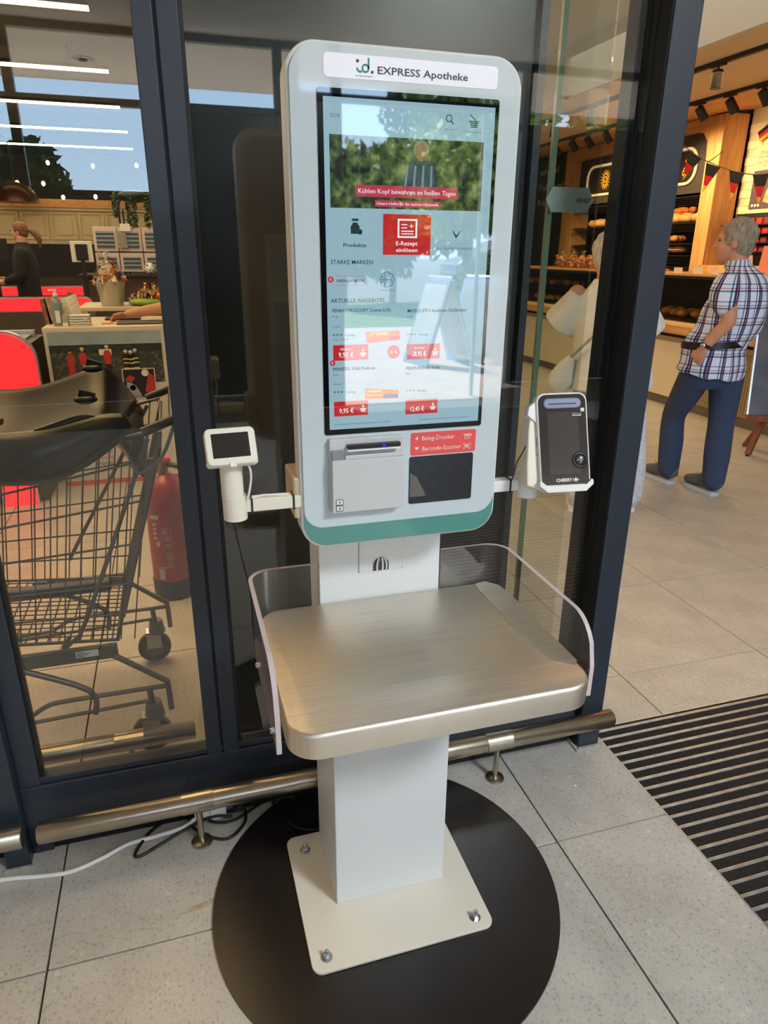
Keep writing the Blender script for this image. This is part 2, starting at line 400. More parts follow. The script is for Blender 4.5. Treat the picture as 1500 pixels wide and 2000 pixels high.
# ---------------------------------------------------------------- room shell
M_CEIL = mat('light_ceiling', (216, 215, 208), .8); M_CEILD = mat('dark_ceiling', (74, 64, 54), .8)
M_BEIGE = mat('beige_ceiling', (222, 200, 166), .7); M_WALL = mat('cream_wall', (214, 206, 190), .8)
bm = bmn(); add_box(bm, (-4.2, 8), (-4.3, 1.54), (3.2, 3.35)); struct('ceiling', bm, M_CEIL)
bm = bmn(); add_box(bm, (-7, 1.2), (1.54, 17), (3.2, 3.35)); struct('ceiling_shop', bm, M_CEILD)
bm = bmn(); add_box(bm, (1.2, 3.75), (1.54, 17), (3.2, 3.35)); struct('ceiling_passage', bm, M_CEIL)
cb = sroot('ceiling_bakery', (4.4, 6, 2.78))
box('fascia', (3.75, 3.80), (1.54, 12.6), (2.78, 3.2), M_CEIL, cb)
box('soffit_board', (3.80, 5.0), (1.54, 12.6), (2.78, 2.84), M_BEIGE, cb)
bm = bmn(); add_prism(bm, [(5.0, 2.78), (7.0, 3.01), (7.0, 3.10), (5.0, 2.86)], 1.54, 12.6); obj('wood_soffit', bm, M_WOODH, cb)
bm = bmn(); add_box(bm, (6.92, 7.05), (1.54, 7.4), (0, 3.3)); add_box(bm, (6.92, 7.05), (7.4, 14), (0, 3.3)); add_box(bm, (3.8, 7.05), (12.5, 12.6), (0, 3.3)); struct('wall_right', bm, mat('cream_plaster', (222, 205, 160), .7))
bm = bmn(); add_box(bm, (-7, 9), (16.8, 17.0), (0, 3.35)); struct('wall_back', bm, mat('brown_wall', (92, 78, 62), .8))
bm = bmn(); add_box(bm, (-4.2, -4.05), (-4.3, 17), (0, 3.35)); struct('wall_left', bm, M_WALL)
bm = bmn(); add_box(bm, (4.6, 8), (1.40, 1.54), (0, 3.2)); add_box(bm, (1.133, 4.6), (1.47, 1.54), (3.0, 3.2)); struct('wall_front_right', bm, M_WALL)
bm = bmn(); add_box(bm, (7.5, 7.65), (-4.3, 1.5), (0, 3.2)); struct('wall_vestibule', bm, M_WALL)
# ceiling seam + downlight of the vestibule seen mirrored in the glass
# ---------------------------------------------------------------- entrance front behind the camera (mirrored in glass and screen)
fr = sroot('wall_entrance', (0, -4.3, 0))
for x in (-4.05, -1.14, 1.14, 1.50, 3.70, 5.6): box('mullion', (x - .03, x + .05), (-4.36, -4.28), (0, 3.2), M_FRAME, fr)
box('transom', (-4.05, 7.5), (-4.36, -4.28), (2.60, 2.66), M_FRAME, fr); box('head', (-4.05, 7.5), (-4.36, -4.28), (3.14, 3.2), M_FRAME, fr)
box('dark_panel', (.05, 1.5), (-4.34, -4.30), (0, 2.63), M_DARK, fr); box('mullion', (-.03, .06), (-4.36, -4.28), (0, 3.2), M_FRAME, fr)
box('dark_panel', (-4.05, -.03), (-4.35, -4.30), (0, 1.92), M_DARK, fr); box('dark_panel', (3.7, 7.5), (-4.34, -4.30), (0, 2.63), M_DARK, fr)
box('bottom_rail', (-4.05, .05), (-4.36, -4.28), (0, .18), M_FRAME, fr)
cn = sroot('ceiling_canopy', (1, -5.5, 3.2))
M_CANOPY = mat('canopy_soffit', (222, 216, 200), .8)
box('soffit_board', (-6, 9), (-6.52, -4.36), (3.2, 3.24), M_CANOPY, cn); box('canopy_edge', (-6, 9), (-6.58, -6.50), (3.2, 3.5), M_WPL, cn)
for x, y in ((-.6, -5.49), (4.87, -5.53), (2.1, -5.5)):
    bm = bmn(); add_lathe(bm, [(.10, 3.2), (.10, 3.19), (.075, 3.185), (.07, 3.20)], (x, y, 0)); obj('downlight_ring', bm, M_ZINC, cn, smooth=30)
tube('column', [(2.97, -4.5, 0), (2.97, -4.5, 3.2)], .022, M_WPL, cn, 12)
# ---------------------------------------------------------------- kiosk
fp = thing('floor_disc', 'large flat round black-brown floor plate lying under the white machine', 'base plate', (.359, 1.147, 0))
bm = bmn(); add_prism(bm, circ(.359, 1.147, .40, 96), .0005, .006, FLAT)
obj('disc', bm, mat('satin_black_brown', (26, 21, 20), .33, spec=.6, bump=.02, bscale=200), fp, smooth=40)

kk = thing('self_service_kiosk', 'white pharmacy self-service machine with tall touchscreen and steel shelf on a pedestal', 'kiosk', (.3655, 1.23, .006))
M_PED = mat('pedestal_white', (222, 226, 226), .42, bump=.03, bscale=500)
bm = bmn(); add_prism(bm, rrect(.153, .562, .982, 1.35, .022, 6), .007, .014, FLAT); obj('base_plate', bm, mat('cream_white_coat', (226, 220, 204), .42, bump=.03, bscale=500), kk, smooth=40, bev=.001)
for (x, y) in ((.194, 1.301), (.187, 1.013), (.526, 1.011), (.53, 1.305)):
    bm = bmn(); add_lathe(bm, [(.0125, .014), (.0125, .016), (.009, .0162)], (x, y, 0), 20)
    add_lathe(bm, [(.0085, .016), (.0085, .0225), (.007, .024)], (x, y, 0), 6)
    add_lathe(bm, [(.0055, .022), (.0055, .031), (.003, .036), (.001, .038)], (x, y, 0), 12); obj('bolt', bm, M_ZINC, kk, smooth=30)
box('pedestal', (.236, .494), (1.13, 1.33), (.014, .69), M_PED, kk, bev=.0025)
bm = bmn(); add_prism(bm, rrect(.145, .592, .86, 1.22, .01), .683, .694, FLAT); obj('shelf_support', bm, M_PED, kk, smooth=40, bev=.001)
box('upper_column', (.236, .494), (1.229, 1.33), (.694, 1.3), M_PED, kk, bev=.002)
# steel shelf: pressed tray with rounded corners and raised side lips
bm = bmn()
prof = [(0.0, .695), (0.0, .733), (.0022, .7375), (.006, .7395)]
rings = []
for ins, z in prof:
    rings.append([bm.verts.new((p[0], p[1], z)) for p in rrect(.108 + ins, .628 - ins, .825 + ins, 1.228 - ins, .05 - ins, 8)])
n = len(rings[0])
for a, b in zip(rings, rings[1:]):
    for k in range(n): bm.faces.new((a[k], a[(k + 1) % n], b[(k + 1) % n], b[k]))
bm.faces.new(rings[-1]); bm.faces.new(rings[0][::-1])
M_SHELF = mat('brushed_shelf_steel', (228, 220, 206), .24, 1., noise=.07, nscale=1., stretch=(4, 260, 4))
def brush(m, sc=(5, 700, 5), lo=.34, hi=.56):
    n = m.node_tree; b = n.nodes['Principled BSDF']; t = n.nodes.new('ShaderNodeTexCoord'); mp = n.nodes.new('ShaderNodeMapping'); mp.inputs['Scale'].default_value = sc
    x = n.nodes.new('ShaderNodeTexNoise'); x.inputs['Scale'].default_value = 1.; x.inputs['Detail'].default_value = 6
    n.links.new(t.outputs['Object'], mp.inputs[0]); n.links.new(mp.outputs[0], x.inputs['Vector'])
    r = n.nodes.new('ShaderNodeMapRange'); r.inputs[3].default_value = lo; r.inputs[4].default_value = hi; n.links.new(x.outputs['Fac'], r.inputs[0]); n.links.new(r.outputs[0], b.inputs['Roughness'])
    bu = n.nodes.new('ShaderNodeBump'); bu.inputs['Strength'].default_value = .12; bu.inputs['Distance'].default_value = .0002; n.links.new(x.outputs['Fac'], bu.inputs['Height']); n.links.new(bu.outputs[0], b.inputs['Normal'])
brush(M_SHELF)
sh = obj('steel_shelf', bm, M_SHELF, kk, smooth=50)
for s in (1,):
    bm = bmn(); cx = .3655
    pts = [(.615, .882), (.585, .905), (.571, .96), (.570, 1.20), (.575, 1.222), (.60, 1.224), (.621, 1.20), (.6265, 1.16), (.6265, .895)]
    pts = [(cx + s * (x - cx), y) for x, y in pts]
    a = [bm.verts.new((x, y, .7392)) for x, y in pts]; c = [bm.verts.new((x + s * (.002 if i < 5 else 0), y, .7398 + (.0006 if i < 5 else .0022))) for i, (x, y) in enumerate(pts)]
    bm.faces.new(a); bm.faces.new(c[::-1])
    for i in range(len(a)): bm.faces.new((a[i], a[(i + 1) % len(a)], c[(i + 1) % len(a)], c[i]))
    obj('side_lip', bm, M_SHELF, sh, smooth=20)
# clear acrylic guards round both sides and back corners
for s in (-1, 1):
    cx = .3655; path = []
    for i in range(8):
        path.append((.262 + .008 + .0, .862 + .07 * i / 7))
    path += [(.270, .96), (.270, 1.05), (.270, 1.165)]
    path += [(.225 + .045 * math.cos(R(a)), 1.185 + .045 * math.sin(R(a))) for a in range(10, 91, 10)]
    path += [(.132, 1.230)]
    L = [0]
    for a, b in zip(path, path[1:]): L.append(L[-1] + math.dist(a, b))
    bm = bmn(); cols = []
    for i, (x, y) in enumerate(path):
        a = Vector(path[max(i - 1, 0)]); b = Vector(path[min(i + 1, len(path) - 1)]); t = (b - a).normalized(); nn = Vector((t.y, -t.x)) * .004
        d = L[i]; q = .07
        zt = .828 - (0 if d >= q else (q - math.sqrt(max(0, q * q - (q - d) ** 2))) * 1.15)
        cols.append([bm.verts.new((cx + s * (x + nn.x * w), y + nn.y * w, z)) for (w, z) in ((1, .688), (1, zt), (-1, zt), (-1, .688))])
    for a, b in zip(cols, cols[1:]):
        for k in range(4):
            f = bm.faces.new((a[k], a[(k + 1) % 4], b[(k + 1) % 4], b[k])); f.material_index = 0 if k in (0, 2) else 1
    for cc in (cols[0][::-1], cols[-1]): bm.faces.new(cc).material_index = 1
    g = obj('acrylic_guard', bm, [M_ACRYL, M_ACEDGE], kk)
    for y in (.90, 1.09):
        bm = bmn(); add_lathe(bm, [(.0055, 0), (.0055, .002), (.004, .0045), (.001, .005)], (0, 0, 0), 12)
        bmesh.ops.transform(bm, verts=bm.verts, matrix=Matrix.Translation((cx + s * .2742, y, .705)) @ Matrix.Rotation(R(90 * s), 4, 'Y')); obj('guard_screw', bm, M_ZINC, g, smooth=30)
# access plate with arched cable outlet
arch = [(.381, .798)] + [(.364 + .017 * math.cos(R(a)), .811 + .017 * math.sin(R(a))) for a in range(0, 181, 18)] + [(.347, .798)]
pl = [(.318, .801), (.321, .798), (.347, .798)] + arch[::-1][1:-1] + [(.381, .798), (.408, .798), (.411, .801), (.411, .925), (.318, .925)]
bm = bmn(); a = [bm.verts.new((x, 1.2265, z)) for x, z in pl]; b = [bm.verts.new((x, 1.229, z)) for x, z in pl]
f1 = bm.faces.new(a)
for i in range(len(a)): bm.faces.new((a[i], a[(i + 1) % len(a)], b[(i + 1) % len(a)], b[i]))
bmesh.ops.triangulate(bm, faces=[f1]); ap = obj('access_plate', bm, M_PED, kk)
prism('cable_outlet', arch, 1.2282, 1.2289, M_BLACK, ap)
for x, dx in ((.356, .004), (.368, -.001), (.376, -.004)): tube('cable', [(x + dx, 1.2275, .826), (x, 1.226, .812), (x, 1.2275, .799)], .0022, M_WPL, ap, 6, 4)
for x in (.3225, .4065): 
    bm = bmn(); add_prism(bm, circ(x, .872, .0028, 10), 1.2255, 1.2268); obj('plate_screw', bm, M_ZINC, ap)
bm = bmn()
for (x0, x1, z0, z1) in ((.3172, .3180, .798, .915), (.411, .4118, .798, .915), (.3172, .4118, .7972, .798)): add_box(bm, (x0, x1), (1.2284, 1.2292), (z0, z1))
obj('plate_gap', bm, M_BLACK, ap)

# ---- head
HX0, HX1, HZ0, HZ1 = .183, .549, .918, 1.687
bm = bmn(); add_prism(bm, rrect(HX0, HX1, HZ0, HZ1, .045, 10), 1.103, 1.150); hd = obj('housing', bm, M_WPL, kk, smooth=40, bev=.004)
bm = bmn(); add_prism(bm, rrect(HX0 + .012, HX1 - .012, HZ0 + .02, HZ1 - .02, .04, 8), 1.150, 1.188); obj('rear_cover', bm, mat('beige_cover', (196, 178, 150), .5), kk, smooth=40, bev=.01)
box('rear_mount', (.24, .49), (1.188, 1.23), (.96, 1.45), M_WHITE, kk, bev=.004)
M_FG = mat('front_glass_grey', (200, 212, 216), .04, spec=.55, ior=1.55)
M_GREEN = mat('front_glass_green', (86, 146, 138), .04, spec=.55, ior=1.55)
g0 = prism('front_glass', rrect(HX0 + .005, HX1 - .005, HZ0 + .005, HZ1 - .005, .041, 10), 1.0995, 1.103, M_GREEN, kk, label='glass front with a teal band along its foot')
prism('pale_print', rrect(HX0 + .0052, HX1 - .0052, .958, HZ1 - .0052, .04, 10, (.034, .034, .041, .041)), 1.0990, 1.0996, M_FG, g0)
sg = prism('header_sign', rrect(.2375, .505, 1.6415, 1.6715, .006, 5), 1.0982, 1.0990, mat('milky_sign', (222, 222, 230), .1, spec=.5, emit=(222, 222, 232), es=.22), kk, label='white header plate with the pharmacy name')
M_NAVY = mat('dark_navy_ink', (52, 58, 74), .5); M_TEAL = mat('teal_ink', (48, 140, 138), .5); M_GINK = mat('grey_ink', (90, 98, 104), .6)
text('EXPRESS Apotheke', (.3166, 1.098, 1.6498), .0092, M_NAVY, sg, width=.1395, bold=.012)
text('by PharmAgent', (.284, 1.098, 1.6448), .0021, M_GINK, sg, width=.0255)
def arcp(cx, cz, r, a0, a1, w, n=12):
    o = [(cx + (r + w / 2) * math.cos(R(a0 + (a1 - a0) * i / n)), cz + (r + w / 2) * math.sin(R(a0 + (a1 - a0) * i / n))) for i in range(n + 1)]
    q = [(cx + (r - w / 2) * math.cos(R(a0 + (a1 - a0) * i / n)), cz + (r - w / 2) * math.sin(R(a0 + (a1 - a0) * i / n))) for i in range(n + 1)]
    return o + q[::-1]
def ring(bm, cx, cz, r, w, y0, y1, n=24):
    for i in range(n): add_prism(bm, arcp(cx, cz, r, 360 * i / n, 360 * (i + 1) / n, w, 1), y0, y1)
bm = bmn(); Y0, Y1 = 1.0974, 1.0982
ring(bm, .2985, 1.6552, .0045, .0024, Y0, Y1); add_box(bm, (.3019, .3043), (Y0, Y1), (1.655, 1.668))
add_prism(bm, arcp(.2907, 1.6552, .0045, 180, 300, .0024), Y0, Y1); obj('logo_mark', bm, M_TEAL, sg)
bm = bmn(); add_prism(bm, circ(.2868, 1.6637, .0021), Y0, Y1); add_prism(bm, circ(.3085, 1.6512, .0019), Y0, Y1); obj('logo_dot', bm, M_NAVY, sg)
# ---- touchscreen
M_BEZ = mat('black_bezel_glass', (8, 8, 12), .02, spec=.8, ior=1.7)
sc = prism('touchscreen', rrect(.2268, .5100, 1.1235, 1.6285, .004, 4), 1.0975, 1.0990, M_BEZ, kk, label='tall touchscreen with black bezel, showing a shop page')
def emi(name, rgb, s=.40, **k): return mat(name, rgb, .02, spec=.8, ior=1.7, emit=rgb, es=s, **k)
def screenmat(name, rgb, s):
    m = mat(name, (6, 6, 8), .02, spec=.8, ior=1.7, emit=rgb, es=s); return m
E_BG = screenmat('screen_backdrop', (168, 205, 220), .55); E_RED = screenmat('screen_red', (206, 40, 46), .62); E_PINK = screenmat('screen_pink', (200, 60, 90), .6)
E_DK = screenmat('screen_dark', (44, 62, 74), .5); E_WH = screenmat('screen_white', (225, 232, 238), .8); E_GRN = screenmat('screen_green', (70, 160, 90), .6)
E_OR = screenmat('screen_orange', (226, 120, 50), .6); E_BL = screenmat('screen_blue', (50, 84, 140), .6); E_YE = screenmat('screen_yellow', (236, 196, 120), .6); E_GY = screenmat('screen_grey', (96, 120, 132), .6)
SX0, SX1, SZ0, SZ1 = .2355, .5035, 1.1325, 1.6175
quad('display_page', [(SX0, 1.0975, SZ0), (SX1, 1.0975, SZ0), (SX1, 1.0975, SZ1), (SX0, 1.0975, SZ1)], E_BG, sc, .0002)
def pic(name, x0, x1, z0, z1, m, y=1.0973, th=.0002): return quad(name, [(x0, y, z0), (x1, y, z0), (x1, y, z1), (x0, y, z1)], m, sc, th)
def st_(s, x, z0, z1, m, wdt, bold=0.): return text(s, (x, 1.0967, z0), z1 - z0, m, sc, width=wdt, bold=bold, depth=.0001)
# hero picture: dim garden with a grey-haired man in a checked shirt
m = screenmat('hero_foliage', (60, 70, 40), .5); n = m.node_tree; b = n.nodes['Principled BSDF']
t = n.nodes.new('ShaderNodeTexCoord'); x = n.nodes.new('ShaderNodeTexNoise'); x.inputs['Scale'].default_value = 60; x.inputs['Detail'].default_value = 8; n.links.new(t.outputs['Object'], x.inputs['Vector'])
r = n.nodes.new('ShaderNodeValToRGB'); n.links.new(x.outputs['Fac'], r.inputs[0]); r.color_ramp.elements[0].position = .38; r.color_ramp.elements[0].color = (.02, .03, .025, 1)
r.color_ramp.elements[1].position = .68; r.color_ramp.elements[1].color = (.30, .36, .14, 1); q = r.color_ramp.elements.new(.53); q.color = (.09, .14, .05, 1); n.links.new(r.outputs[0], b.inputs['Emission Color'])
pic('hero_picture', .2436, .4870, 1.4725, 1.5700, m)
E_SK = screenmat('hero_skin', (170, 128, 100), .42); E_SH = screenmat('hero_shirt', (60, 84, 104), .42); E_SHL = screenmat('hero_shirt_light', (150, 170, 184), .42); E_HR = screenmat('hero_hair', (160, 160, 150), .42)
Yh = 1.0971
def poly(name, pts, m, y=Yh): return quad(name, [(a, y, b) for a, b in pts], m, sc, .0002)
poly('hero_shirt', [(.355, 1.498), (.362, 1.532), (.374, 1.541), (.395, 1.541), (.409, 1.532), (.412, 1.498)], E_SH)
for i in range(4): poly('hero_shirt_check', [(.358 + .014 * i, 1.5), (.362 + .014 * i, 1.5), (.365 + .013 * i, 1.534), (.362 + .013 * i, 1.534)], E_SHL, 1.0969)
poly('hero_hair', circ(.3855, 1.555, .0125, 14, .0135), E_HR); poly('hero_face', circ(.3855, 1.552, .0095, 14, .0125), E_SK, 1.0969)
pic('banner', .2829, .4468, 1.4888, 1.5048, E_PINK, 1.0968); pic('banner', .3125, .4190, 1.4755, 1.4845, E_PINK, 1.0968)
def st2(s, x, z0, z1, m, wdt, bold=0.): return text(s, (x, 1.0963, z0), z1 - z0, m, sc, width=wdt, bold=bold, depth=.0001)
st2('Kühlen Kopf bewahren an heißen Tagen', .2865, 1.4935, 1.5, E_WH, .157); st2('Unsere Helfer für die nächste Hitzewelle', .3155, 1.478, 1.4822, E_WH, .10)
st_('DOR', .2457, 1.5915, 1.5965, E_GY, .0142)
bm = bmn(); ring(bm, .4285, 1.5995, .0045, .0013, 1.0971, 1.0973); add_box(bm, (-.0008, .0008), (1.0971, 1.0973), (-.0035, .0035), Matrix.Translation((.4335, 0, 1.5945)) @ Matrix.Rotation(R(-45), 4, 'Y')); obj('search_icon', bm, E_DK, sc)
def basket(x, z, s, m, y=1.0971, arrow=False):
    bm = bmn(); X = Matrix.Translation((x, 0, z)) @ Matrix.Diagonal((s, 1, s, 1))
    add_prism(bm, [(-.5, .1), (.5, .1), (.5, .02), (-.5, .02)], y, y + .0002, X)
    for i in range(3): add_prism(bm, [(-.42 + .05 * i, -.02 - .16 * i), (.42 - .05 * i, -.02 - .16 * i), (.40 - .05 * i, -.12 - .16 * i), (-.40 + .05 * i, -.12 - .16 * i)], y, y + .0002, X)
    if arrow: add_prism(bm, [(-.06, .7), (.06, .7), (.06, .4), (.25, .45), (0, .18), (-.25, .45), (-.06, .4)], y, y + .0002, X)
    else: add_prism(bm, [(-.45, .55), (-.38, .6), (.2, .12), (.08, .12)], y, y + .0002, X)
    obj('basket_icon', bm, m, sc)
basket(.4695, 1.5965, .017, E_DK)
st_('Suche', .4225, 1.5838, 1.5862, E_GY, .0135); st_('Warenkorb', .4545, 1.582, 1.5845, E_GY, .028)
# product tile icons
bm = bmn(); add_box(bm, (.2765, .2865), (1.0971, 1.0973), (1.4545, 1.4580)); add_prism(bm, [(.2745, 1.4365), (.2875, 1.4365), (.2885, 1.447), (.2855, 1.4505), (.2855, 1.4525), (.2775, 1.4525), (.2775, 1.4505), (.2745, 1.447)], 1.0971, 1.0973); obj('bottle_icon', bm, E_DK, sc)
bm = bmn(); add_prism(bm, circ(.2888, 1.4395, .0040), 1.0969, 1.0971); add_box(bm, (-.0005, .0005), (1.0967, 1.0969), (-.003, .003), Matrix.Translation((.2888, 0, 1.4395)) @ Matrix.Rotation(R(45), 4, 'Y')); obj('pill_icon', bm, E_DK, sc)
st_('Produkte', .2625, 1.4178, 1.4232, E_DK, .0365, .015)
pic('tile', .3258, .4043, 1.4068, 1.4655, E_RED)
bm = bmn(); 
for (x0, x1, z0, z1) in ((.3495, .3815, 1.4565, 1.4590), (.3495, .3815, 1.4317, 1.4342), (.3495, .3522, 1.4317, 1.4590), (.3788, .3815, 1.4317, 1.4590), (.3555, .3650, 1.4500, 1.4515), (.3555, .3650, 1.4455, 1.4470), (.3555, .3755, 1.4405, 1.4422), (.3555, .3755, 1.4368, 1.4383), (.3685, .3755, 1.4482, 1.4494), (.3714, .3726, 1.4455, 1.4522)): add_box(bm, (x0, x1), (1.0969, 1.0971), (z0, z1))
obj('prescription_icon', bm, E_WH, sc)
st2('E-Rezept', .3468, 1.4208, 1.4268, E_WH, .0357, .012); st2('einlösen', .3468, 1.4112, 1.417, E_WH, .0357, .012)
st_("so funktioniert's", .4146, 1.4148, 1.42, E_GY, .0665)
bm = bmn(); add_prism(bm, [(.441, 1.443), (.4425, 1.443), (.447, 1.437), (.4485, 1.437), (.453, 1.443), (.4545, 1.443), (.449, 1.433), (.4465, 1.433)], 1.0971, 1.0973); obj('hands_icon', bm, E_DK, sc)
st_('STARKE MARKEN', .2423, 1.3928, 1.399, E_DK, .0671, .005)
for z in (1.3703, 1.2423):
    bm = bmn(); add_prism(bm, circ(.2418 if z > 1.3 else .2424, z, .0046), 1.0971, 1.0973); obj('arrow_disc', bm, E_PINK, sc)
    bm = bmn(); x = .2414; add_prism(bm, [(x + .0012, z + .0022), (x + .0018, z + .0016), (x, z), (x + .0018, z - .0016), (x + .0012, z - .0022), (x - .0012, z)], 1.0969, 1.0971); obj('arrow', bm, E_WH, sc)
text('ratiopharm', (.2512, 1.0967, 1.3665), .0056, E_BL, sc, width=.0432, bold=.015, depth=.0001)
pic('logo_line', .2499, .2951, 1.3752, 1.3759, E_OR); pic('logo_line', .2499, .2951, 1.3619, 1.3626, E_OR)
bm = bmn(); ring(bm, .333, 1.370, .0118, .0010, 1.0971, 1.0973, 8)
for (a, b) in ((-1, -1), (1, -1), (-1, 1), (1, 1)): add_box(bm, sorted((.333 + a * .003, .333 + a * .0038)), (1.0971, 1.0973), sorted((1.370 + b * .0035, 1.370 + b * .009))); add_box(bm, sorted((.333 + a * .003, .333 + a * .009)), (1.0971, 1.0973), sorted((1.370 + b * .0035, 1.370 + b * .0042)))
obj('octagon_logo', bm, E_BL, sc); text('HEXAL', (.333, 1.0967, 1.3683), .0034, E_BL, sc, width=.0185, al='CENTER', bold=.02, depth=.0001)
st_('A Sandoz Brand', .3212, 1.3532, 1.3552, E_BL, .0238)
st_('AKTUELLE ANGEBOTE', .2412, 1.336, 1.342, E_DK, .088, .005)
def offer(x, z, name, wdt, size, kind, price, full=True, priceold=None):
    st_(name, x, z - .0052, z, E_DK, wdt, .012); st_(size, x, z - .013, z - .0102, E_DK, .0082)
    if kind: st_(kind, x, z - .0285, z - .025, E_GY, .0125)
    bm = bmn()
    for i in range(3): add_prism(bm, circ(x + .002 + .0059 * i, z - .0400, .0019, 10), 1.0971, 1.0973)
    obj('stock_dot', bm, E_GRN, sc)
    st_('Vorrätig', x + .0205, z - .0425, z - .0388, E_GY, .0160)
    pic('price_tag', x + .0003, x + .0585, z - .0806, z - .0560, E_RED)
    st2(price, x + .009, z - .0752, z - .0675, E_WH, .0245, .01); basket(x + .05, z - .070, .011, E_WH, 1.0969, True)
    if priceold: st2(priceold, x + .0125, z - .0645, z - .0605, E_WH, .018); pic('strike', x + .0115, x + .0315, z - .0628, z - .0624, E_WH, 1.0966)
offer(.2433, 1.3266, 'FENIHYDROCORT Creme 0,5%', .0962, '15 g', 'Creme', '9,95 €', priceold='10,26 €²')
st_('1 kg = 663,33', .2433, 1.2778, 1.2812, E_GY, .0258)
offer(.2430, 1.2352, 'FENISTIL Kühl Roll-on', .0705, '8 ml', 'Gel', '9,95 €')
offer(.3682, 1.3246, 'MOSQUITO Insekten-Stichheiler', .1038, '1 St', None, '28,95 €', priceold='32,95 €²')
offer(.3674, 1.2318, 'PERENTEROL forte', .0600, '10 St', None, '12,45 €')
poly('product_picture', [(.3000, 1.2723), (.3559, 1.2765), (.3547, 1.2913), (.2975, 1.2902)], E_OR, 1.0973); poly('product_picture', [(.302, 1.2835), (.335, 1.285), (.335, 1.2895), (.302, 1.288)], E_YE); poly('product_picture', [(.337, 1.2755), (.3555, 1.277), (.3553, 1.2825), (.340, 1.2815)], E_RED)
text('Feni', (.303, 1.0963, 1.2842), .0036, E_BL, sc, width=.012, depth=.0001)
bm = bmn(); add_prism(bm, circ(.3455, 1.257, .0108, 28), 1.0971, 1.0973); obj('discount_disc', bm, E_RED, sc); text('3 %', (.3455, 1.0967, 1.2548), .0045, E_WH, sc, width=.012, al='CENTER', bold=.01, depth=.0001)
poly('product_picture', [(.2972, 1.1812), (.3547, 1.180), (.3545, 1.1939), (.2972, 1.1991)], E_OR, 1.0973); poly('product_picture', [(.328, 1.181), (.3545, 1.1805), (.3545, 1.1875), (.331, 1.188)], E_BL); poly('product_picture', [(.300, 1.186), (.326, 1.186), (.326, 1.195), (.300, 1.196)], E_YE)
text('Fenistil', (.302, 1.0963, 1.1885), .0045, E_BL, sc, width=.022, depth=.0001)
st_('*Unverbindliche Preisempfehlung des Herstellers', .2406, 1.1395, 1.143, E_GY, .1); st_('*Versandkosten, Preisänderungen und Irrtum vorbehalten', .3905, 1.1395, 1.143, E_GY, .095)

# ---- printer, label, scanner window
pb = bmn(); add_prism(pb, rrect(.232, .3625, .989, 1.118, .002, 3), 1.088, 1.100); pr = obj('receipt_printer', pb, mat('printer_grey_white', (202, 204, 204), .45), kk, bev=.0012)
box('paper_cover', (.2345, .361), (1.079, 1.088), (.990, 1.083), MATS['printer_grey_white'], pr, bev=.0012)
box('printer_lip', (.2585, .361), (1.083, 1.088), (1.083, 1.090), MATS['printer_grey_white'], pr, bev=.001)
box('printer_lip', (.2600, .353), (1.074, 1.088), (1.0985, 1.1015), M_WPL, pr, bev=.001); box('paper_slot', (.2620, .354), (1.0775, 1.088), (1.1018, 1.1085), M_BLACK, pr, bev=.0005)
box('paper_slot', (.266, .349), (1.0865, 1.0882), (1.0945, 1.0962), M_BLACK, pr); box('indicator_light', (.322, .327), (1.077, 1.0776), (1.1035, 1.107), mat('blue_led', (20, 30, 230), .3, emit=(20, 30, 255), es=1.2), pr)
box('latch', (.2350, .2545), (1.083, 1.088), (1.082, 1.0995), mat('grey_latch', (138, 140, 144), .5), pr, bev=.001)
for z in (1.0095, .9985):
    box('printer_button', (.2405, .2515), (1.0778, 1.0792), (z - .0042, z + .0042), M_WPL, pr, bev=.0006)
    bm = bmn()
    for (x0, x1, z0, z1) in ((.2400, .2520, z + .0043, z + .0049), (.2400, .2520, z - .0049, z - .0043), (.2399, .2404, z - .0049, z + .0049), (.2516, .2521, z - .0049, z + .0049), (.2447, .2475, z - .001, z + .001)): add_box(bm, (x0, x1), (1.0774, 1.0779), (z0, z1))
    obj('button_outline', bm, M_BLACK, pr)
lb = prism('red_label', rrect(.379, .5015, 1.0768, 1.1175, .0035, 4), 1.0983, 1.0990, mat('salmon_red_label', (232, 84, 80), .35), kk)
M_LWH = mat('label_white', (244, 226, 222), .5)
text('Beleg-Drucker', (.3998, 1.0982, 1.1032), .0078, M_LWH, lb, width=.0615); text('Barcode-Scanner', (.4003, 1.0982, 1.0842), .0078, M_LWH, lb, width=.0742)
bm = bmn(); add_prism(bm, [(.3870, 1.1072), (.3920, 1.1108), (.3920, 1.1036)], 1.0979, 1.0983); add_prism(bm, [(.3868, 1.0915), (.3940, 1.0915), (.3930, 1.0885), (.3904, 1.0868), (.3878, 1.0885)], 1.0979, 1.0983); obj('arrow_icon', bm, M_LWH, lb)
bm = bmn()
for (x0, x1, z0, z1) in ((.479, .491, 1.1085, 1.1095), (.480, .4808, 1.101, 1.1085), (.489, .4898, 1.101, 1.1085), (.480, .4898, 1.1005, 1.1012), (.482, .488, 1.1045, 1.1055), (.482, .488, 1.1065, 1.1075), (.4775, .479, 1.1085, 1.110), (.4915, .493, 1.105, 1.1095)): add_box(bm, (x0, x1), (1.0979, 1.0983), (z0, z1))
for i in range(5): add_box(bm, (.481 + .0018 * i, .482 + .0018 * i), (1.0979, 1.0983), (1.0845, 1.0905))
for (a, b) in ((0, 0), (1, 0), (0, 1), (1, 1)):
    cx, cz = .4785 + .0135 * a, 1.0825 + .0095 * b; add_box(bm, sorted((cx, cx + (.003 if a == 0 else -.003))), (1.0979, 1.0983), (cz, cz + .0006)); add_box(bm, (cx, cx + .0006), (1.0979, 1.0983), sorted((cz, cz + (.003 if b == 0 else -.003))))
obj('device_icon', bm, M_LWH, lb)
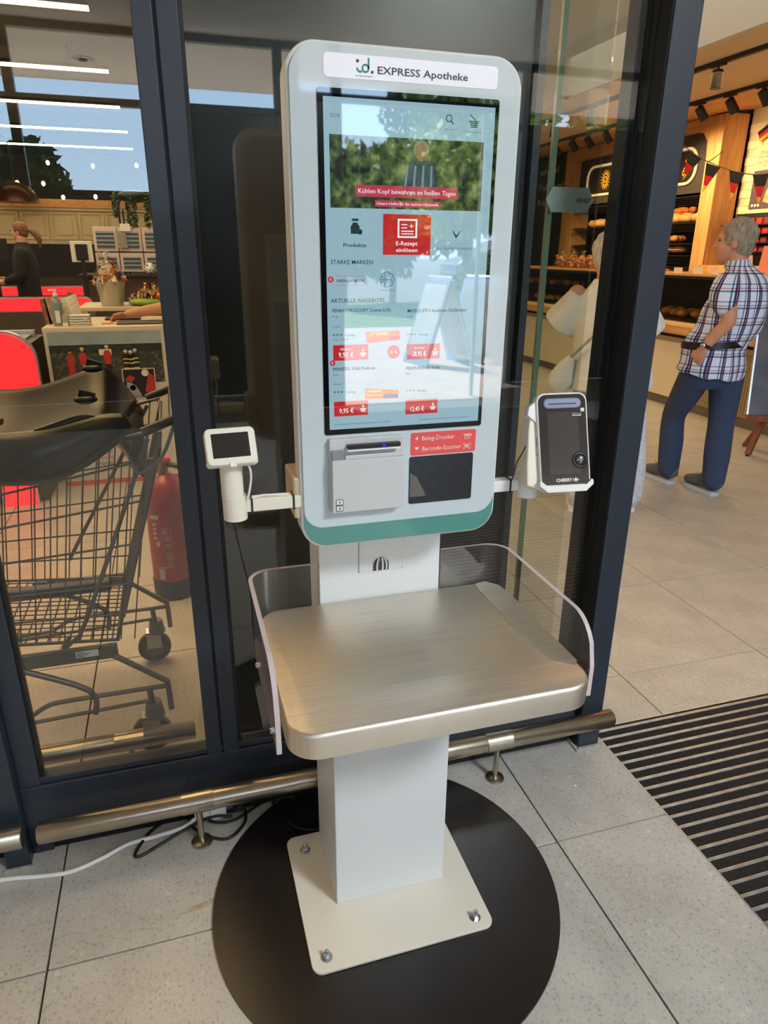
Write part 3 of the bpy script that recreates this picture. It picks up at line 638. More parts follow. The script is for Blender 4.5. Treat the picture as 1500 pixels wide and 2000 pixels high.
wn = prism('scanner_window', rrect(.377, .4985, .9865, 1.0745, .004, 4), 1.0982, 1.0990, mat('scanner_black_glass', (12, 12, 14), .03, spec=.9, ior=1.8), kk)
bm = bmn(); add_prism(bm, [(.379, 1.0), (.410, 1.0), (.392, 1.036), (.379, 1.045)], 1.0980, 1.09825); obj('window_shape', bm, mat('scanner_inside_grey', (104, 100, 98), .2), wn)

# ---- card terminals on arms
def wrap(M, *a): return M
# left
T = Matrix.Translation((.072, 1.085, 1.120)) @ Matrix.Rotation(R(4), 4, 'Z') @ Matrix.Rotation(R(-26), 4, 'X')
M_CRM = mat('cream_plastic', (234, 228, 210), .35)
tl = thing('payment_terminal', 'small cream card terminal with blank display on a short pole left of the screen', 'card reader', (.074, 1.11, .985))
bm = bmn(); add_prism(bm, rrect(-.040, .040, -.030, .030, .009, 6), 0, .019, T); o = obj('terminal_body', bm, M_CRM, tl, smooth=40, bev=.002)
bm = bmn(); add_prism(bm, rrect(-.030, .029, -.0185, .021, .0008, 2), -.0006, .0002, T); obj('display', bm, M_BEZ, tl)
bm = bmn(); add_prism(bm, rrect(-.041, .041, -.031, -.018, .006, 4), .006, .022, T); obj('holder_lip', bm, M_CRM, tl, smooth=40, bev=.002)
bm = bmn(); add_box(bm, (-.006, .005), (-.002, .012), (-.034, -.0255), T); obj('cable_plug', bm, M_WPL, tl, bev=.001)
bm = bmn(); add_lathe(bm, [(.0185, 1.025), (.0185, 1.115)], (.071, 1.115, 0), 28); obj('pole', bm, M_CRM, tl, smooth=40)
bm = bmn(); add_lathe(bm, [(.0200, .985), (.0200, 1.026), (.019, 1.027)], (.073, 1.115, 0), 28); obj('pole_socket', bm, M_CRM, tl, smooth=40)
bm = bmn(); add_prism(bm, [(-.007, .003), (.007, .003), (.005, -.003), (0, -.005), (-.005, -.003)], 1.0955, 1.097, Matrix.Translation((.0715, 0, 1.090))); obj('pole_notch', bm, M_BLACK, tl)
tube('cable', [(.075, 1.088, 1.091), (.088, 1.090, 1.091), (.098, 1.092, 1.083), (.101, 1.095, 1.065), (.098, 1.10, 1.04), (.092, 1.105, 1.015)], .002, M_WPL, tl, 8, 5)
box('arm', (.09, .205), (1.105, 1.130), (.997, 1.019), M_CRM, tl, bev=.002)
for x in (.099, .170): box('cable_tie', (x, x + .003), (1.103, 1.132), (.995, 1.021), M_BLACK, tl, bev=.0008)
box('arm_bracket', (.172, .20), (1.108, 1.20), (.975, 1.05), mat('beige_cover', (196, 178, 150), .5), tl, bev=.004)
tube('cable', [(.10, 1.112, 1.0195), (.12, 1.115, 1.0222), (.15, 1.115, 1.0205), (.165, 1.115, 1.020)], .0018, M_WPL, tl, 6, 4)
# right
tr = thing('card_reader', 'white card reader with dark front and card slot on an arm right of screen', 'card reader', (.618, 1.13, .985))
T = Matrix.Translation((.658, 1.062, 1.098)) @ Matrix.Rotation(R(-9), 4, 'Z') @ Matrix.Rotation(R(-20), 4, 'X') @ Matrix.Rotation(R(-1), 4, 'Y')
bm = bmn(); add_prism(bm, rrect(-.0475, .0475, -.0915, .083, .014, 6, (.004, .004, .016, .016)), 0, .020, T); obj('reader_body', bm, M_WPL, tr, smooth=40, bev=.002)
bm = bmn(); add_prism(bm, rrect(-.0445, .0445, -.083, .080, .012, 6, (.004, .004, .014, .014)), -.0008, .0006, T); fa = obj('face_glass', bm, mat('brown_black_glass', (44, 38, 36), .12, spec=.5), tr)
bm = bmn(); add_prism(bm, rrect(-.029, .029, -.064, .048, .001, 2), -.0012, -.0008, T); obj('display', bm, mat('display_grey', (58, 54, 54), .15), fa)
bm = bmn(); add_prism(bm, rrect(-.036, .035, .054, .073, .009, 6), -.004, .0, T); sl = obj('card_slot_frame', bm, mat('slot_blue_grey', (120, 132, 160), .25, spec=.6), tr, smooth=40, bev=.002)
bm = bmn(); add_box(bm, (-.026, .025), (-.0046, -.0039), (.0615, .0635), T); obj('card_slot', bm, M_FRAMED, sl)
bm = bmn(); add_prism(bm, rrect(.0345, .0410, .0478, .0540, .001, 2), -.0014, -.0008, T); k1 = obj('sticker', bm, M_WPL, fa)
TT = T @ F_FRONT
def ttext(s, x, z, h, m, par, wdt, bold=0.): return text(s, (0, 0, 0), h, m, par, T @ Matrix.Translation((x, -.0013, z)) @ F_FRONT, width=wdt, bold=bold)
ttext('b', .0365, .0490, .0035, M_GINK, k1, .002); ttext('Zugelassen durch', .0175, .0438, .0018, M_WPL, fa, .018); ttext('gematik', .0175, .0402, .0025, M_WPL, fa, .018, .03)
ttext('CHERRY', -.018, -.0775, .0055, M_WPL, fa, .030, .03)
bm = bmn(); add_prism(bm, [(.0165, -.075), (.019, -.0705), (.0215, -.075), (.019, -.0795)], -.0014, -.0008, T); add_prism(bm, [(.0135, -.075), (.0155, -.072), (.0155, -.078)], -.0014, -.0008, T); add_prism(bm, [(.0245, -.075), (.0225, -.072), (.0225, -.078)], -.0014, -.0008, T); obj('logo_mark', bm, M_WPL, fa)
bm = bmn(); RT = T @ Matrix.Translation((.0285, -.0008, -.040)) @ Matrix.Rotation(R(90), 4, 'X')
add_lathe(bm, [(.0155, 0), (.015, .001), (.0125, .0018), (.0105, .0012), (.0100, -.0002)], (0, 0, 0), 28, RT); kn = obj('fingertip_ring', bm, M_BLACK, tr, smooth=60)
bm = bmn(); add_lathe(bm, [(.0085, 0), (.0085, .0025), (.007, .004), (.002, .0045)], (0, 0, 0), 24, T @ Matrix.Translation((.0285, -.0008, -.039)) @ Matrix.Rotation(R(90), 4, 'X')); obj('sensor_knob', bm, mat('smoky_chrome', (120, 118, 114), .2, .9), kn, smooth=60)
bm = bmn(); add_prism(bm, [(-.0505, -.077), (-.0475, -.074), (-.044, -.078), (-.036, -.0845), (.036, -.0845), (.044, -.078), (.0475, -.074), (.0505, -.077), (.0505, -.0845), (.036, -.0965), (-.036, -.0965), (-.0505, -.0845)], -.006, .020, T); obj('holder_lip', bm, M_WPL, tr, bev=.0012)
bm = bmn(); add_prism(bm, [(-.006, .075), (.0, .045), (.012, .02), (.012, -.05), (.004, -.09), (.0, -.09), (0, .075)], -.045, .045, T @ Matrix(((0, 1, 0, 0), (1, 0, 0, .020), (0, 0, 1, 0), (0, 0, 0, 1)))); obj('back_shell', bm, M_CRM, tr, bev=.002)
bm = bmn(); add_prism(bm, [(-.060, .060), (-.040, .075), (-.034, .068), (-.034, .03), (-.042, .026), (-.064, .045)], .004, .026, T); obj('side_holder', bm, M_WPL, tr, bev=.0015)
bm = bmn()
for z0, z1 in ((.055, .066), (-.012, .004), (-.028, -.024)): add_box(bm, (-.0481, -.0474), (.007, .012), (z0, z1), T)
obj('side_port', bm, M_GINK, tr)
bm = bmn(); add_prism(bm, [(-.046, .072), (-.054, .060), (-.062, .020), (-.068, -.040), (-.070, -.082), (-.046, -.090)], .008, .052, T); obj('side_shell', bm, M_CRM, tr, bev=.003)
bm = bmn(); add_lathe(bm, [(.0200, .978), (.0200, 1.02), (.019, 1.03)], (.618, 1.108, 0), 28); obj('pole', bm, M_WPL, tr, smooth=40)
box('arm', (.535, .605), (1.105, 1.130), (.990, 1.012), M_WPL, tr, bev=.002)
box('cable_tie', (.580, .583), (1.103, 1.132), (.988, 1.014), M_BLACK, tr, bev=.0008)
tube('cable', [(.590, 1.075, 1.085), (.583, 1.075, 1.070), (.578, 1.08, 1.055), (.580, 1.09, 1.035), (.583, 1.10, 1.02), (.582, 1.104, 1.012)], .0013, M_BLACK, tr, 6, 5)

# ---------------------------------------------------------------- guard rails
def rail(x0, x1, y, z, feet, label, grp, rad=.026, loc=None):
    t = thing('guard_rail', label, 'rail', (x0, y, 0), 0, grp)
    bm = bmn(); add_tube(bm, [(x0, y, z), (x0 + .004, y, z), (x1 - .004, y, z), (x1, y, z)], [rad - .003, rad, rad, rad - .003], 28); obj('pipe', bm, M_PIPE, t, smooth=40)
    for f in feet:
        bm = bmn(); add_tube(bm, [(f - .038, y, z), (f + .038, y, z)], rad + .0016, 28); obj('sleeve', bm, M_PIPE, t, smooth=40)
        bm = bmn(); add_lathe(bm, [(.0075, .004), (.0075, z - rad + .002)], (f, y, 0), 16); p = obj('foot', bm, M_PIPE, t, smooth=40)
        bm = bmn(); add_lathe(bm, [(.027, .0), (.026, .004), (.018, .0075), (.009, .008)], (f, y, 0), 28); obj('foot_flange', bm, M_PIPE, p, smooth=40)
    return t
rail(-.414, 1.132, 1.414, .132, (-.051, .765), 'long brushed steel bumper rail on two short feet running low behind the white pedestal', 'low steel bumper rails')
rail(-1.6, -.446, 1.414, .132, (-.95,), 'short steel rail stub at the left edge beyond the gap in the rail', 'low steel bumper rails')
rail(-1.5, -.045, 1.70, .132, (-.222, -1.0), 'brushed steel bumper rail on the inner side of the glass beside the shopping trolley', 'low steel bumper rails')

# ---------------------------------------------------------------- cables on the floor
wc = tag(tube('white_cable', [(-1.1, 1.38, .006), (-.75, 1.44, .006), (-.517, 1.425, .006), (-.425, 1.409, .006), (-.357, 1.404, .006), (-.289, 1.425, .006), (-.231, 1.452, .006), (-.16, 1.458, .007), (-.10, 1.462, .012), (-.065, 1.475, .02)], .0055, M_WPL, None, 10, 8), 'flat white cable snaking along the floor in front of the glass wall', 'cable')
t = thing('power_coupling', 'white and black plug coupling on the floor under the long rail by its left foot', 'plug', (-.01, 1.49, 0))
T = Matrix.Translation((-.03, 1.487, .022)) @ Matrix.Rotation(R(8), 4, 'Z')
bm = bmn(); add_box(bm, (.0, .045), (-.019, .019), (-.019, .019), T); obj('socket_body', bm, M_WPL, t, bev=.006)
bm = bmn()
for i in range(6): add_tube(bm, [T @ Vector((-.034 + .005 * i, 0, 0)), T @ Vector((-.031 + .005 * i, 0, 0))], .010 + .001 * i, 14)
add_tube(bm, [T @ Vector((-.036, 0, 0)), T @ Vector((0, 0, 0))], [.006, .015], 14); obj('strain_relief', bm, M_WPL, t, smooth=30)
bm = bmn(); add_tube(bm, [T @ Vector((.045, 0, 0)), T @ Vector((.062, 0, 0)), T @ Vector((.075, 0, 0))], [.018, .018, .009], 16); obj('plug', bm, M_BLACK, t, smooth=30)
tag(tube('black_cable', [(.045, 1.49, .02), (.065, 1.475, .012), (.055, 1.435, .006), (.01, 1.40, .006), (-.05, 1.435, .006), (-.08, 1.49, .01), (-.05, 1.52, .03), (-.03, 1.47, .012), (.03, 1.455, .008), (.12, 1.50, .006), (.20, 1.50, .006)], .0038, M_BLACK, None, 8, 8), 'tangle of black cable around the left rail foot on the floor', 'cable')
tag(tube('black_cable', [(-.06, 1.52, .02), (-.12, 1.515, .006), (-.175, 1.48, .006), (-.212, 1.42, .006), (-.20, 1.405, .006), (-.15, 1.43, .006), (-.08, 1.46, .012), (-.02, 1.468, .022), (.03, 1.462, .016)], .0038, M_BLACK, None, 8, 8), 'long loop of black cable lying over the white cable left of the rail foot', 'cable')
tag(tube('black_cable', [(.20, 1.49, .004), (.145, 1.50, .0042), (.15, 1.45, .0095), (.185, 1.385, .0105), (.235, 1.362, .0105), (.30, 1.37, .0105)], .0036, M_BLACK, None, 8, 8), 'thin black cable curving over the round black plate behind the pedestal', 'cable')
bm = bmn(); add_ell(bm, (.97, 1.32, .002), (.004, .003, .002), seg=8, rings=5); tag(obj('paper_crumb', bm, M_WPL, None), 'tiny white crumb on the floor left of the entrance mat', 'crumb')
# ---------------------------------------------------------------- people
def V(*a): return Vector(a)
def seg_loft(bm, pts, n=14, ref=(1, 0, 0), sub=4): add_loft(bm, pts, n, ref, sub)
def head_bm(bm, c, f, s=1.):
    a = math.atan2(f[1], f[0]); Rz = Matrix.Rotation(a, 4, 'Z'); c = Vector(c)
    def e(p, r, extra=None): add_ell(bm, c + (Rz @ Vector(p)) * s, [v * s for v in r], Rz @ (extra or Matrix()), 20, 14)
    e((-.012, 0, .015), (.094, .074, .098)); e((.030, 0, -.035), (.062, .060, .075)); e((.045, 0, -.085), (.038, .036, .030))
    e((.082, 0, -.012), (.018, .0125, .028)); e((.094, 0, -.028), (.014, .013, .012))
    e((.070, 0, .022), (.020, .052, .012)); e((.078, 0, -.060), (.014, .024, .007)); e((.077, 0, -.071), (.014, .020, .007))
    for q in (-1, 1):
        e((-.004, q * .076, -.012), (.018, .008, .032)); e((.052, q * .034, -.030), (.026, .022, .024))
def hand_bm(bm, w, d, side, curl=.5, s=1., flip=1):
    """w wrist, d direction of the hand, side = direction of the thumb"""
    w = Vector(w); d = Vector(d).normalized(); sd = Vector(side); sd = (sd - d * sd.dot(d)).normalized(); nn = d.cross(sd) * flip
    add_loft(bm, [(*(w - d * .02), .026 * s, .020 * s), (*(w + d * .03 * s), .036 * s, .017 * s), (*(w + d * .085 * s), .042 * s, .014 * s), (*(w + d * .098 * s), .038 * s, .010 * s)], 12, tuple(sd), 3)
    for i, (L, o) in enumerate(((.072, .030), (.080, .010), (.074, -.011), (.058, -.030))):
        b = w + d * .088 * s + sd * o * s; pts = [b - d * .01]
        ang = 0; p = b
        for k in range(3):
            ang += curl * (.35 + .3 * k); p = p + (d * math.cos(ang) + nn * math.sin(ang)) * (L * s / 3); pts.append(p)
        add_tube(bm, pts, [.0095 * s, .009 * s, .0085 * s, .007 * s], 8); add_ell(bm, pts[-1], (.0072 * s,) * 3, seg=8, rings=6)
    b = w + d * .025 * s + sd * .028 * s
    add_tube(bm, [b - sd * .012, b + (sd * .6 + d * .5) * .03 * s, b + (sd * .75 + d * 1.4) * .036 * s, b + (sd * .75 + d * 2.1) * .036 * s], [.013 * s, .012 * s, .0105 * s, .008 * s], 8)
def limb(bm, a, b, c, ra, rb, rc, n=14, mid=None):
    a, b, c = Vector(a), Vector(b), Vector(c); m1 = (a + b) / 2; m2 = (b + c) / 2
    add_loft(bm, [(*a, ra, ra), (*m1, (ra + rb) / 2 * 1.03, (ra + rb) / 2 * 1.03), (*b, rb, rb), (*m2, (rb + rc) / 2 * 1.08, (rb + rc) / 2 * 1.08), (*c, rc, rc)], n, (1, .01, 0), 5)
    for p, r in ((a, ra), (c, rc)): add_ell(bm, p, (r, r, r), seg=12, rings=8)
def fold_mat(name, rgb, k=.5): return mat(name, rgb, .85, bump=k, bscale=9, noise=.05, nscale=6)
def plaid_mat():
    m = mat('blue_plaid_cotton', (150, 180, 222), .85); n = m.node_tree; b = n.nodes['Principled BSDF']
    t = n.nodes.new('ShaderNodeTexCoord'); s = n.nodes.new('ShaderNodeSeparateXYZ'); n.links.new(t.outputs['Object'], s.inputs[0])
    def mth(op, a, v, c=None):
        x = n.nodes.new('ShaderNodeMath'); x.operation = op
        for i, q in enumerate((a, v) if c is None else (a, v, c)):
            if isinstance(q, (int, float)): x.inputs[i].default_value = q
            else: n.links.new(q, x.inputs[i])
        return x.outputs[0]
    u = mth('ARCTAN2', mth('ADD', s.outputs['Y'], 0.), mth('ADD', s.outputs['X'], -.05)); u = mth('FRACT', mth('MULTIPLY_ADD', u, 2.23, 20.), 0.)
    v = mth('FRACT', mth('MULTIPLY_ADD', s.outputs['Z'], 11., 20.), 0.)
    def ramp(src, stops):
        r = n.nodes.new('ShaderNodeValToRGB'); r.color_ramp.interpolation = 'CONSTANT'; n.links.new(src, r.inputs[0])
        el = r.color_ramp.elements; el[0].position = stops[0][0]; el[0].color = (*lin(stops[0][1]), 1); el[1].position = stops[1][0]; el[1].color = (*lin(stops[1][1]), 1)
        for p, c in stops[2:]: e = el.new(p); e.color = (*lin(c), 1)
        return r.outputs[0]
    W = (255, 255, 255)
    a = ramp(u, [(0, W), (.30, (90, 124, 150)), (.38, W), (.50, (52, 66, 110)), (.62, (214, 140, 150)), (.68, (52, 66, 110)), (.78, W)])
    c = ramp(v, [(0, W), (.42, (110, 150, 180)), (.52, W), (.60, (226, 150, 150)), (.66, W), (.84, (120, 140, 180)), (.90, W)])
    def mul(p, q):
        x = n.nodes.new('ShaderNodeMix'); x.data_type = 'RGBA'; x.blend_type = 'MULTIPLY'; x.inputs[0].default_value = 1
        n.links.new(p, x.inputs[6])
        if isinstance(q, tuple): x.inputs[7].default_value = (*lin(q), 1)
        else: n.links.new(q, x.inputs[7])
        return x.outputs[2]
    n.links.new(mul(mul(a, c), (220, 232, 252)), b.inputs['Base Color']); return m
def hairobj(name, c, f, rgb, parent, s=1., long=False, ponytail=False):
    a = math.atan2(f[1], f[0]); Rz = Matrix.Rotation(a, 4, 'Z'); c = Vector(c); bm = bmn(); rnd = random.Random(3)
    add_ell(bm, c + (Rz @ V(-.022, 0, .030)) * s, (.100 * s, .087 * s, .096 * s), Rz, 24, 16)
    add_ell(bm, c + (Rz @ V(-.045, 0, -.02)) * s, (.068 * s, .078 * s, .078 * s), Rz, 20, 14)
    if ponytail: add_loft(bm, [(*(c + Rz @ V(-.09, 0, .01)), .02, .02), (*(c + Rz @ V(-.15, 0, -.01)), .035, .035), (*(c + Rz @ V(-.19, 0, -.09)), .03, .03), (*(c + Rz @ V(-.19, 0, -.17)), .008, .008)], 10)
    for v in list(bm.verts):
        d = v.co - c; d.normalize(); w = math.sin(d.x * 31 + d.z * 23) * math.sin(d.y * 37 + d.z * 19); v.co += d * (.0035 * w + .0025 * rnd.random())
        loc = Rz.inverted() @ ((v.co - c) / s)
        if loc.x > .062 and loc.z < .05: v.co -= (Rz @ V(.03, 0, 0)) * s
    return obj(name, bm, mat('hair_%d_%d' % rgb[:2], rgb, .8, noise=.35, nscale=70, bump=.8, bscale=120, stretch=(1, 1, .3)), parent, smooth=80, local=True)
def shoe(bm, heel, toe, z0, s=1.):
    h = Vector((*heel, z0)); t = Vector((*toe, z0)); d = (t - h).normalized(); L = (t - h).length; sd = Vector((-d.y, d.x, 0))
    secs = [(-.03, .026, .030), (.10, .042, .060), (.3, .037, .055), (.5, .042, .044), (.72, .047, .034), (.9, .040, .027), (1., .016, .016)]
    add_loft(bm, [(*(h + d * L * t_ + V(0, 0, .014 + q)), p, q) for t_, p, q in secs], 14, tuple(sd), 3)
def sole(bm, heel, toe, z0):
    h = Vector((*heel, 0)); t = Vector((*toe, 0)); d = (t - h).normalized(); L = (t - h).length; sd = Vector((-d.y, d.x, 0))
    half = [(-.03, .02), (.02, .036), (.25, .038), (.45, .038), (.7, .048), (.9, .042), (1.02, .015)]
    pts = [h + d * L * a + sd * w_ for a, w_ in half] + [h + d * L * a - sd * w_ for a, w_ in half[::-1]]
    add_prism(bm, [(p.x, p.y) for p in pts], z0, z0 + .026, FLAT)
def person(j, label, loc, az, clothes, cat='person', hand=None):
    """j joint dict in a frame whose +Y points away along azimuth az"""
    t = thing('person', label, cat, (*loc, 0), -az)
    k = dict(local=True)
    bm = bmn()
    P, Ch, N, H, f = map(Vector, (j['pelvis'], j['chest'], j['neck'], j['head'], (*j['face'], 0)))
    rx = j.get('sh', (1, 0, 0)); mid = (P + Ch) / 2
    add_loft(bm, [(*(P - V(0, 0, .08)), .10, .085), (*P, .15, .11), (*mid, .135, .10), (*Ch, .155, .11), (*(Ch + (N - Ch) * .55), .15, .085), (*(N - V(0, 0, .03)), .06, .06)], 18, rx, 4)
    add_loft(bm, [(*(N - V(0, 0, .06)), .062, .062), (*N, .055, .058), (*(H - V(0, 0, .05) - f * .02), .052, .056)], 12)
    head_bm(bm, H, j['face'], j.get('hs', 1.))
    for s in 'LR':
        if 'sh' + s in j:
            limb(bm, j['sh' + s], j['el' + s], j['wr' + s], .050, .040, .026)
            hand_bm(bm, j['wr' + s], j['hd' + s], j['th' + s], j.get('curl', .5), .92, -1 if s == 'R' else 1)
        if 'hip' + s in j: limb(bm, j['hip' + s], j['kn' + s], j['an' + s], .080, .055, .037)
        if 'an' + s in j: add_loft(bm, [(*Vector(j['an' + s]), .034, .034), (*(Vector((*(Vector(j['heel' + s]).lerp(Vector(j['toe' + s]), .22)), j['z' + s] + .05))), .026, .026), (*(Vector((*((Vector(j['heel' + s]) + Vector(j['toe' + s])) / 2), j['z' + s] + .04))), .03, .02)], 10)
    b2 = remesh(bm, .0085, 2); obj('body', b2, M_SKIN, t, smooth=180, **k)
    hairobj('hair', H, j['face'], j['hair'], t, j.get('hs', 1.), ponytail=j.get('pony', False))
    a = math.atan2(j['face'][1], j['face'][0]); Rz = Matrix.Rotation(a, 4, 'Z')
    bm = bmn()
    for q in (-1, 1): add_ell(bm, H + Rz @ V(.073, q * .030, .004), (.008, .012, .006), Rz, 10, 8)
    obj('eyes', bm, mat('eye_dark', (60, 48, 42), .2), t, smooth=180, **k)
    return t
DN = (0, 0, -1)
# --- man in checked shirt
az = math.atan2(3.08, 3.42)
man = dict(pelvis=(.0, .0, .80), chest=(.085, .0, 1.12), neck=(.055, .01, 1.33), head=(.0, .02, 1.485), face=(-.97, -.05), sh=(.7, .7, 0), hs=1.0,
           shL=(-.005, -.13, 1.255), elL=(.045, -.19, 1.07), wrL=(-.052, -.185, .92), hdL=(-.35, .1, -.93), thL=(-.8, .5, 0),
           shR=(.17, .14, 1.25), elR=(.12, .24, 1.05), wrR=(-.04, .22, .95), hdR=(-.8, .1, -.6), thR=(0, -.1, 1), curl=.75,
           hipL=(-.07, -.05, .76), knL=(-.168, .09, .455), anL=(-.150, .10, .115), heelL=(-.118, .075), toeL=(-.300, .245), zL=.0,
           hipR=(.09, .05, .76), knR=(.105, .02, .455), anR=(.118, -.03, .085), heelR=(.145, -.055), toeR=(-.040, .12), zR=0.0, hair=(150, 142, 128))
mn = person(man, 'grey-haired man in a blue checked short-sleeved shirt and jeans walking past the bakery counter', (3.08, 3.42), az, None)
L = dict(local=True)
bm = bmn()
add_loft(bm, [(-.012, .0, .735, .212, .165), (-.005, .0, .80, .205, .16), (-.012, 0, .90, .182, .145), (.012, 0, .95, .180, .142), (.055, 0, 1.05, .188, .150), (.078, .0, 1.15, .178, .145), (.075, .005, 1.24, .165, .13), (.060, .01, 1.30, .115, .095), (.045, .01, 1.345, .068, .068), (.040, .01, 1.365, .064, .064)], 28, (.75, .66, 0), 4)
limb(bm, (.0, -.115, 1.25), (.0, -.160, 1.205), (.006, -.180, 1.165), .075, .074, .068)
limb(bm, (.155, .12, 1.25), (.17, .18, 1.21), (.15, .21, 1.14), .075, .072, .066)
b2 = remesh(bm, .011, 3); M_PLAID = plaid_mat()
for v in b2.verts:
    if v.co.z < 1.25: v.co += v.normal * .005 * math.sin(v.co.x * 40 + v.co.z * 17 + v.co.y * 22) 
s_ = obj('checked_shirt', b2, M_PLAID, mn, smooth=180, **L)
bm = bmn(); add_loft(bm, [(.042, .008, 1.345, .072, .068), (.038, .008, 1.385, .062, .060)], 16, (1, 0, 0), 2); obj('collar', bm, M_PLAID, s_, smooth=60, **L)
bm = bmn(); add_loft(bm, [(-.012, 0, .905, .200, .160), (-.006, 0, .945, .198, .158)], 28, (.75, .66, 0), 1)
bmesh.ops.rotate(bm, verts=bm.verts, cent=(0, 0, .93), matrix=Matrix.Rotation(R(-12), 3, 'Y')); obj('waist_strap', bm, M_BLACK, mn, smooth=60, **L)
M_JEAN = fold_mat('blue_denim', (50, 66, 96), .9)
bm = bmn(); add_loft(bm, [(0, 0, .66, .13, .10), (-.005, 0, .74, .172, .13), (-.01, 0, .86, .165, .125)], 20, (.75, .66, 0), 3)
limb(bm, man['hipL'], (-.170, .09, .455), (-.155, .095, .10), .100, .072, .066); limb(bm, man['hipR'], (.105, .02, .455), (.120, -.030, .095), .100, .077, .068)
obj('jeans', remesh(bm, .010, 3), M_JEAN, mn, smooth=180, **L)
M_SHOE = mat('grey_sneaker', (92, 92, 100), .8); M_SOLE = mat('pale_sole', (190, 198, 208), .6)
for s in 'LR':
    bm = bmn(); shoe(bm, man['heel' + s], man['toe' + s], .012); q = obj('shoe', bm, M_SHOE, mn, smooth=60, **L)
    bm = bmn(); sole(bm, man['heel' + s], man['toe' + s], .001); obj('sole', bm, M_SOLE, q, smooth=40, **L)
    h = Vector((*man['heel' + s], 0)); e_ = Vector((*man['toe' + s], 0)); d = (e_ - h).normalized(); c0 = h + d * .15 + V(0, 0, .098); sd = V(-d.y, d.x, 0)
    tube('laces', [c0, c0 + sd * .03 + V(0, 0, .03), c0 + sd * .035 - d * .02 + V(0, 0, .012), c0, c0 - sd * .03 + V(0, 0, .03), c0 - sd * .04 + V(0, 0, -.005)], .0022, mat('pink_lace', (224, 188, 186), .7), q, 6, 4, **L)
bm = bmn(); w0 = V(-.048, -.186, .935); add_tube(bm, [w0, w0 + V(-.008, 0, -.018)], .031, 16); wt = obj('wristwatch', bm, M_BLACK, mn, smooth=40, **L)
bm = bmn(); add_ell(bm, w0 + V(-.018, -.028, -.009), (.015, .006, .015)); obj('watch_case', bm, M_ZINC, wt, smooth=60, **L)

# --- woman in white tunic, seen from behind
az = math.atan2(2.25, 3.2)
wom = dict(pelvis=(-.02, .0, .76), chest=(-.06, .02, 1.05), neck=(-.09, .03, 1.285), head=(-.105, .08, 1.405), face=(-.25, .95), sh=(1, 0, 0), hs=.97,
           shL=(-.235, .02, 1.21), elL=(-.32, .06, 1.06), wrL=(-.28, .26, 1.03), hdL=(.1, .95, 0), thL=(.2, 0, 1),
           shR=(.075, .02, 1.21), elR=(.17, .05, 1.04), wrR=(.12, .25, 1.03), hdR=(-.1, .95, 0), thR=(-.2, 0, 1),
           hipL=(-.12, 0, .72), knL=(-.13, .03, .42), anL=(-.12, .03, .09), heelL=(-.125, .0), toeL=(-.14, .22), zL=0,
           hipR=(.09, 0, .72), knR=(.14, .03, .42), anR=(.165, .12, .10), heelR=(.170, .11), toeR=(.180, .33), zR=0, hair=(200, 196, 186))
wn_ = person(wom, 'woman in a loose white tunic with a shoulder bag, seen from behind through the glass', (2.25, 3.2), az, None)
M_TUN = fold_mat('white_linen', (226, 226, 220), .5)
bm = bmn(); add_loft(bm, [(-.01, .0, .735, .222, .17), (-.02, 0, .85, .205, .155), (-.045, .01, .98, .185, .145), (-.065, .02, 1.10, .180, .135), (-.08, .025, 1.20, .155, .11), (-.088, .03, 1.27, .085, .075), (-.09, .03, 1.295, .07, .065)], 26, (1, 0, 0), 4)
add_loft(bm, [(-.20, .02, 1.20, .08, .085), (-.26, .04, 1.12, .09, .105), (-.315, .06, 1.05, .10, .11)], 16, (1, 0, 0), 3)
add_loft(bm, [(.04, .02, 1.20, .08, .085), (.10, .04, 1.11, .09, .105), (.155, .06, 1.02, .09, .105)], 16, (1, 0, 0), 3)
obj('tunic', remesh(bm, .011, 3), M_TUN, wn_, smooth=180, **L)
bm = bmn(); add_loft(bm, [(-.02, 0, .64, .15, .11), (-.02, 0, .78, .17, .13)], 18, (1, 0, 0), 2)
limb(bm, (-.115, 0, .68), (-.125, .03, .42), (-.12, .03, .12), .098, .088, .078); limb(bm, (.085, 0, .68), (.13, .03, .42), (.165, .11, .12), .098, .088, .076)
obj('trousers', remesh(bm, .011, 2), mat('blue_white_print', (196, 202, 216), .85, rgb2=(228, 228, 232), nscale=45), wn_, smooth=180, **L)
for s in 'LR':
    bm = bmn(); shoe(bm, wom['heel' + s], wom['toe' + s], .010); q = obj('shoe', bm, M_TUN, wn_, smooth=60, **L); bm = bmn(); sole(bm, wom['heel' + s], wom['toe' + s], .001); obj('sole', bm, M_WPL, q, **L)
wbag = thing('shoulder_bag', 'small white shoulder bag hanging at the left hip of the woman in white', 'bag', (2.25, 3.2, .7), -az)
WM[wbag.name_full] = Matrix.Translation((2.25, 3.2, .7)) @ Matrix.Rotation(-az, 4, 'Z')
bm = bmn(); add_loft(bm, [(-.27, -.06, .00, .035, .04), (-.275, -.07, .06, .065, .05), (-.255, -.08, .13, .05, .04), (-.225, -.09, .20, .02, .02)], 16, (1, 0, 0), 4); obj('bag_body', bm, mat('cream_bag', (226, 222, 210), .6), wbag, smooth=60, **L)
tube('strap', [(-.225, -.10, .20), (-.12, -.165, .32), (-.02, -.155, .43), (.05, -.115, .50), (.075, -.02, .555)], .008, mat('grey_strap', (170, 164, 150), .7), wbag, 8, 5, **L)

